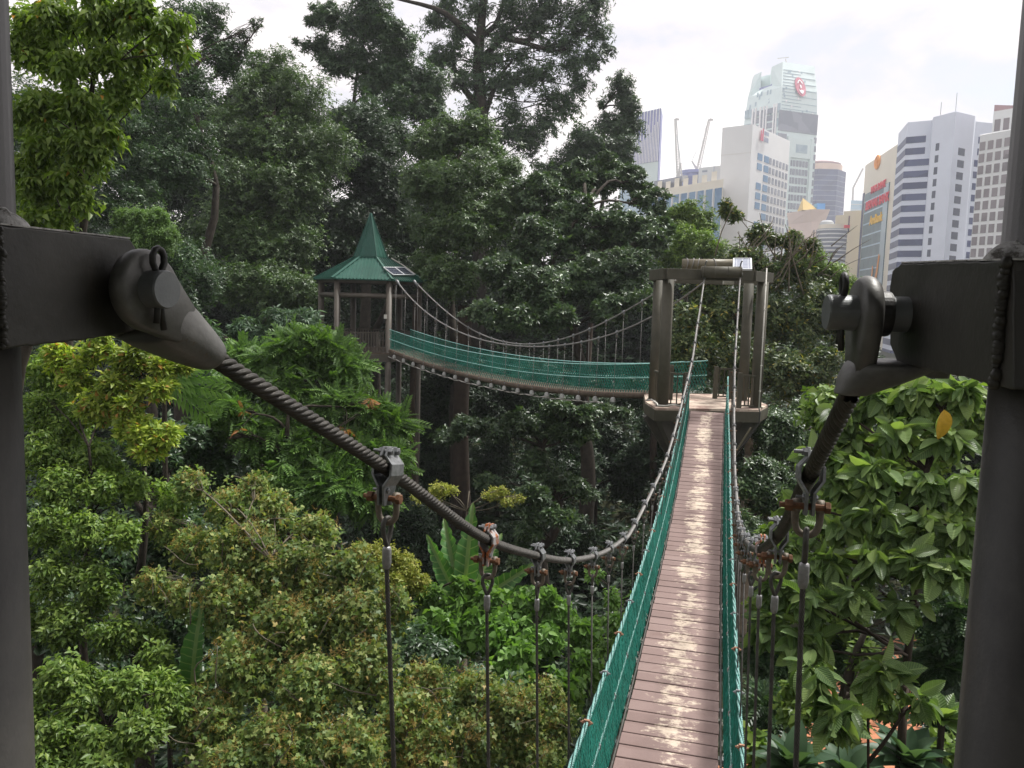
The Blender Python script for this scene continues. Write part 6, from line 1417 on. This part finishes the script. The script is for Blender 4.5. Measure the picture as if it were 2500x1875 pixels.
# undergrowth: a carpet of leaves over the forest floor
rng = np.random.default_rng(77); n = 46000
y = 8 + 82*rng.random(n)**.8; x = rng.uniform(-.95, .95, n)*y*.85 + 1
keep = ~((x > .22*y) & (x < .75*y) & (y < 30) & (y > 14) & (rng.random(n) < .72)); x, y = x[keep], y[keep]; n = len(x)
z = np.array([ground(a, b) for a, b in zip(x, y)]) + .1 + .9*rng.random(n)**2*(1+y*.02)
pos = np.stack([x, y, z], -1); per = 4; D = np.stack([rng.normal(size=(n,per)), rng.normal(size=(n,per)), .5*rng.random((n,per))], -1); Nn = np.stack([rng.normal(size=(n,per))*.4, rng.normal(size=(n,per))*.4-.3, np.ones((n,per))], -1)
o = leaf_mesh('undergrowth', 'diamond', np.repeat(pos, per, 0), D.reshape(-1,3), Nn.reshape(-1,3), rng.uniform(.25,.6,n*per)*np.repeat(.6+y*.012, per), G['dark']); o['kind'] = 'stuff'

for i, (x, y, z, R_) in enumerate(((-7,-9,13,5),(3,-11,14,6),(10,-6,12,5),(-11,-1,12,4.5))):  # unseen trees added behind the camera to dim light on the near posts
    E = [((x+random.uniform(-.6,.6)*R_, y+random.uniform(-.4,.4)*R_, z+random.uniform(-.8,.6)*R_), (R_*.5,R_*.5,R_*.45)) for _ in range(9)]
    tree('forest_tree', 'unseen forest tree added behind the viewing tower to dim its posts, '+['left','centre','right','far left'][i], 'tree', E, G['mid'], tpl='diamond', L_=.5, n=1800, per=5, seed=300+i, group='trees behind the viewing tower', trunk_r=.3, twigs=False, dense=False, camb=0)
# haze: the humid air between the forest and the city
mb = MB(); mb.box((0, 350, 81), (1860, 1140, 182)); hz = mb.build('haze', None); hz['kind'] = 'stuff'
m = bpy.data.materials.new('haze'); m.use_nodes = True; m.node_tree.nodes.clear(); pv = m.node_tree.nodes.new('ShaderNodeVolumePrincipled'); pv.inputs['Density'].default_value = .00042; pv.inputs['Color'].default_value = (.93,.95,1,1); pv.inputs['Anisotropy'].default_value = .3
ou = m.node_tree.nodes.new('ShaderNodeOutputMaterial'); m.node_tree.links.new(pv.outputs[0], ou.inputs['Volume']); hz.data.materials.append(m)
sc.cycles.volume_bounces = 1
# ------------------------------------------------------------------ sky, sun
w = bpy.data.worlds.new('World'); sc.world = w; w.use_nodes = True; nt = w.node_tree; nt.nodes.clear()
SE, SR = rad(60), rad(55)     # sun elevation, compass angle (clockwise from +Y)
sky = N(nt, 'ShaderNodeTexSky', sky_type='NISHITA'); sky.sun_disc = False; sky.sun_elevation = SE; sky.sun_rotation = SR; sky.dust_density = 3; sky.air_density = 1.2
tc = N(nt, 'ShaderNodeTexCoord'); mp = N(nt, 'ShaderNodeMapping'); mp.inputs['Scale'].default_value = (1, 1, 2.2); mp.inputs['Location'].default_value = (.3, .1, .25); L(nt, tc.outputs['Generated'], mp.inputs[0])
n1 = noise(nt, 3.1, 8, .55, mp.outputs[0], .4); n2 = noise(nt, 1.3, 4, .5, mp.outputs[0]); n3 = noise(nt, 6, 6, .6, mp.outputs[0])
a = mathn(nt, 'ADD', mathn(nt, 'MULTIPLY', n1, .65), mathn(nt, 'MULTIPLY', n2, .45))
skyc = mixc(nt, 1.0, sky.outputs[0], (.10,.10,.10), 'MULTIPLY')
skyc = mixc(nt, .62, skyc, (.66,.70,.79))
cl = ramp(nt, n1, [(.36, (.66,.645,.70)), (.46, (.78,.73,.75)), (.60, (.98,.92,.90))])
f = ramp(nt, a, [(.42, (0,0,0)), (.56, (1,1,1))])
col = mixc(nt, f, skyc, cl)
bg = N(nt, 'ShaderNodeBackground'); bg.inputs[1].default_value = 1.0; L(nt, col, bg.inputs[0]); out = N(nt, 'ShaderNodeOutputWorld'); L(nt, bg.outputs[0], out.inputs[0])
sd_ = bpy.data.lights.new('sun', 'SUN'); sd_.energy = 4.5; sd_.angle = rad(8); sd_.color = (1, .975, .93); so = bpy.data.objects.new('sun', sd_); COL.objects.link(so)
dirv = Vector((math.sin(SR)*math.cos(SE), math.cos(SR)*math.cos(SE), math.sin(SE))); so.rotation_euler = dirv.to_track_quat('Z', 'Y').to_euler()
sc.view_settings.view_transform = 'Standard'; sc.view_settings.look = 'None'; sc.view_settings.exposure = .38; sc.view_settings.gamma = 1
sc.render.engine = 'CYCLES'
sc.cycles.max_bounces = 6; sc.cycles.diffuse_bounces = 3; sc.cycles.glossy_bounces = 2; sc.cycles.transmission_bounces = 3; sc.cycles.transparent_max_bounces = 4
print('LEAVES', NLEAF[0])
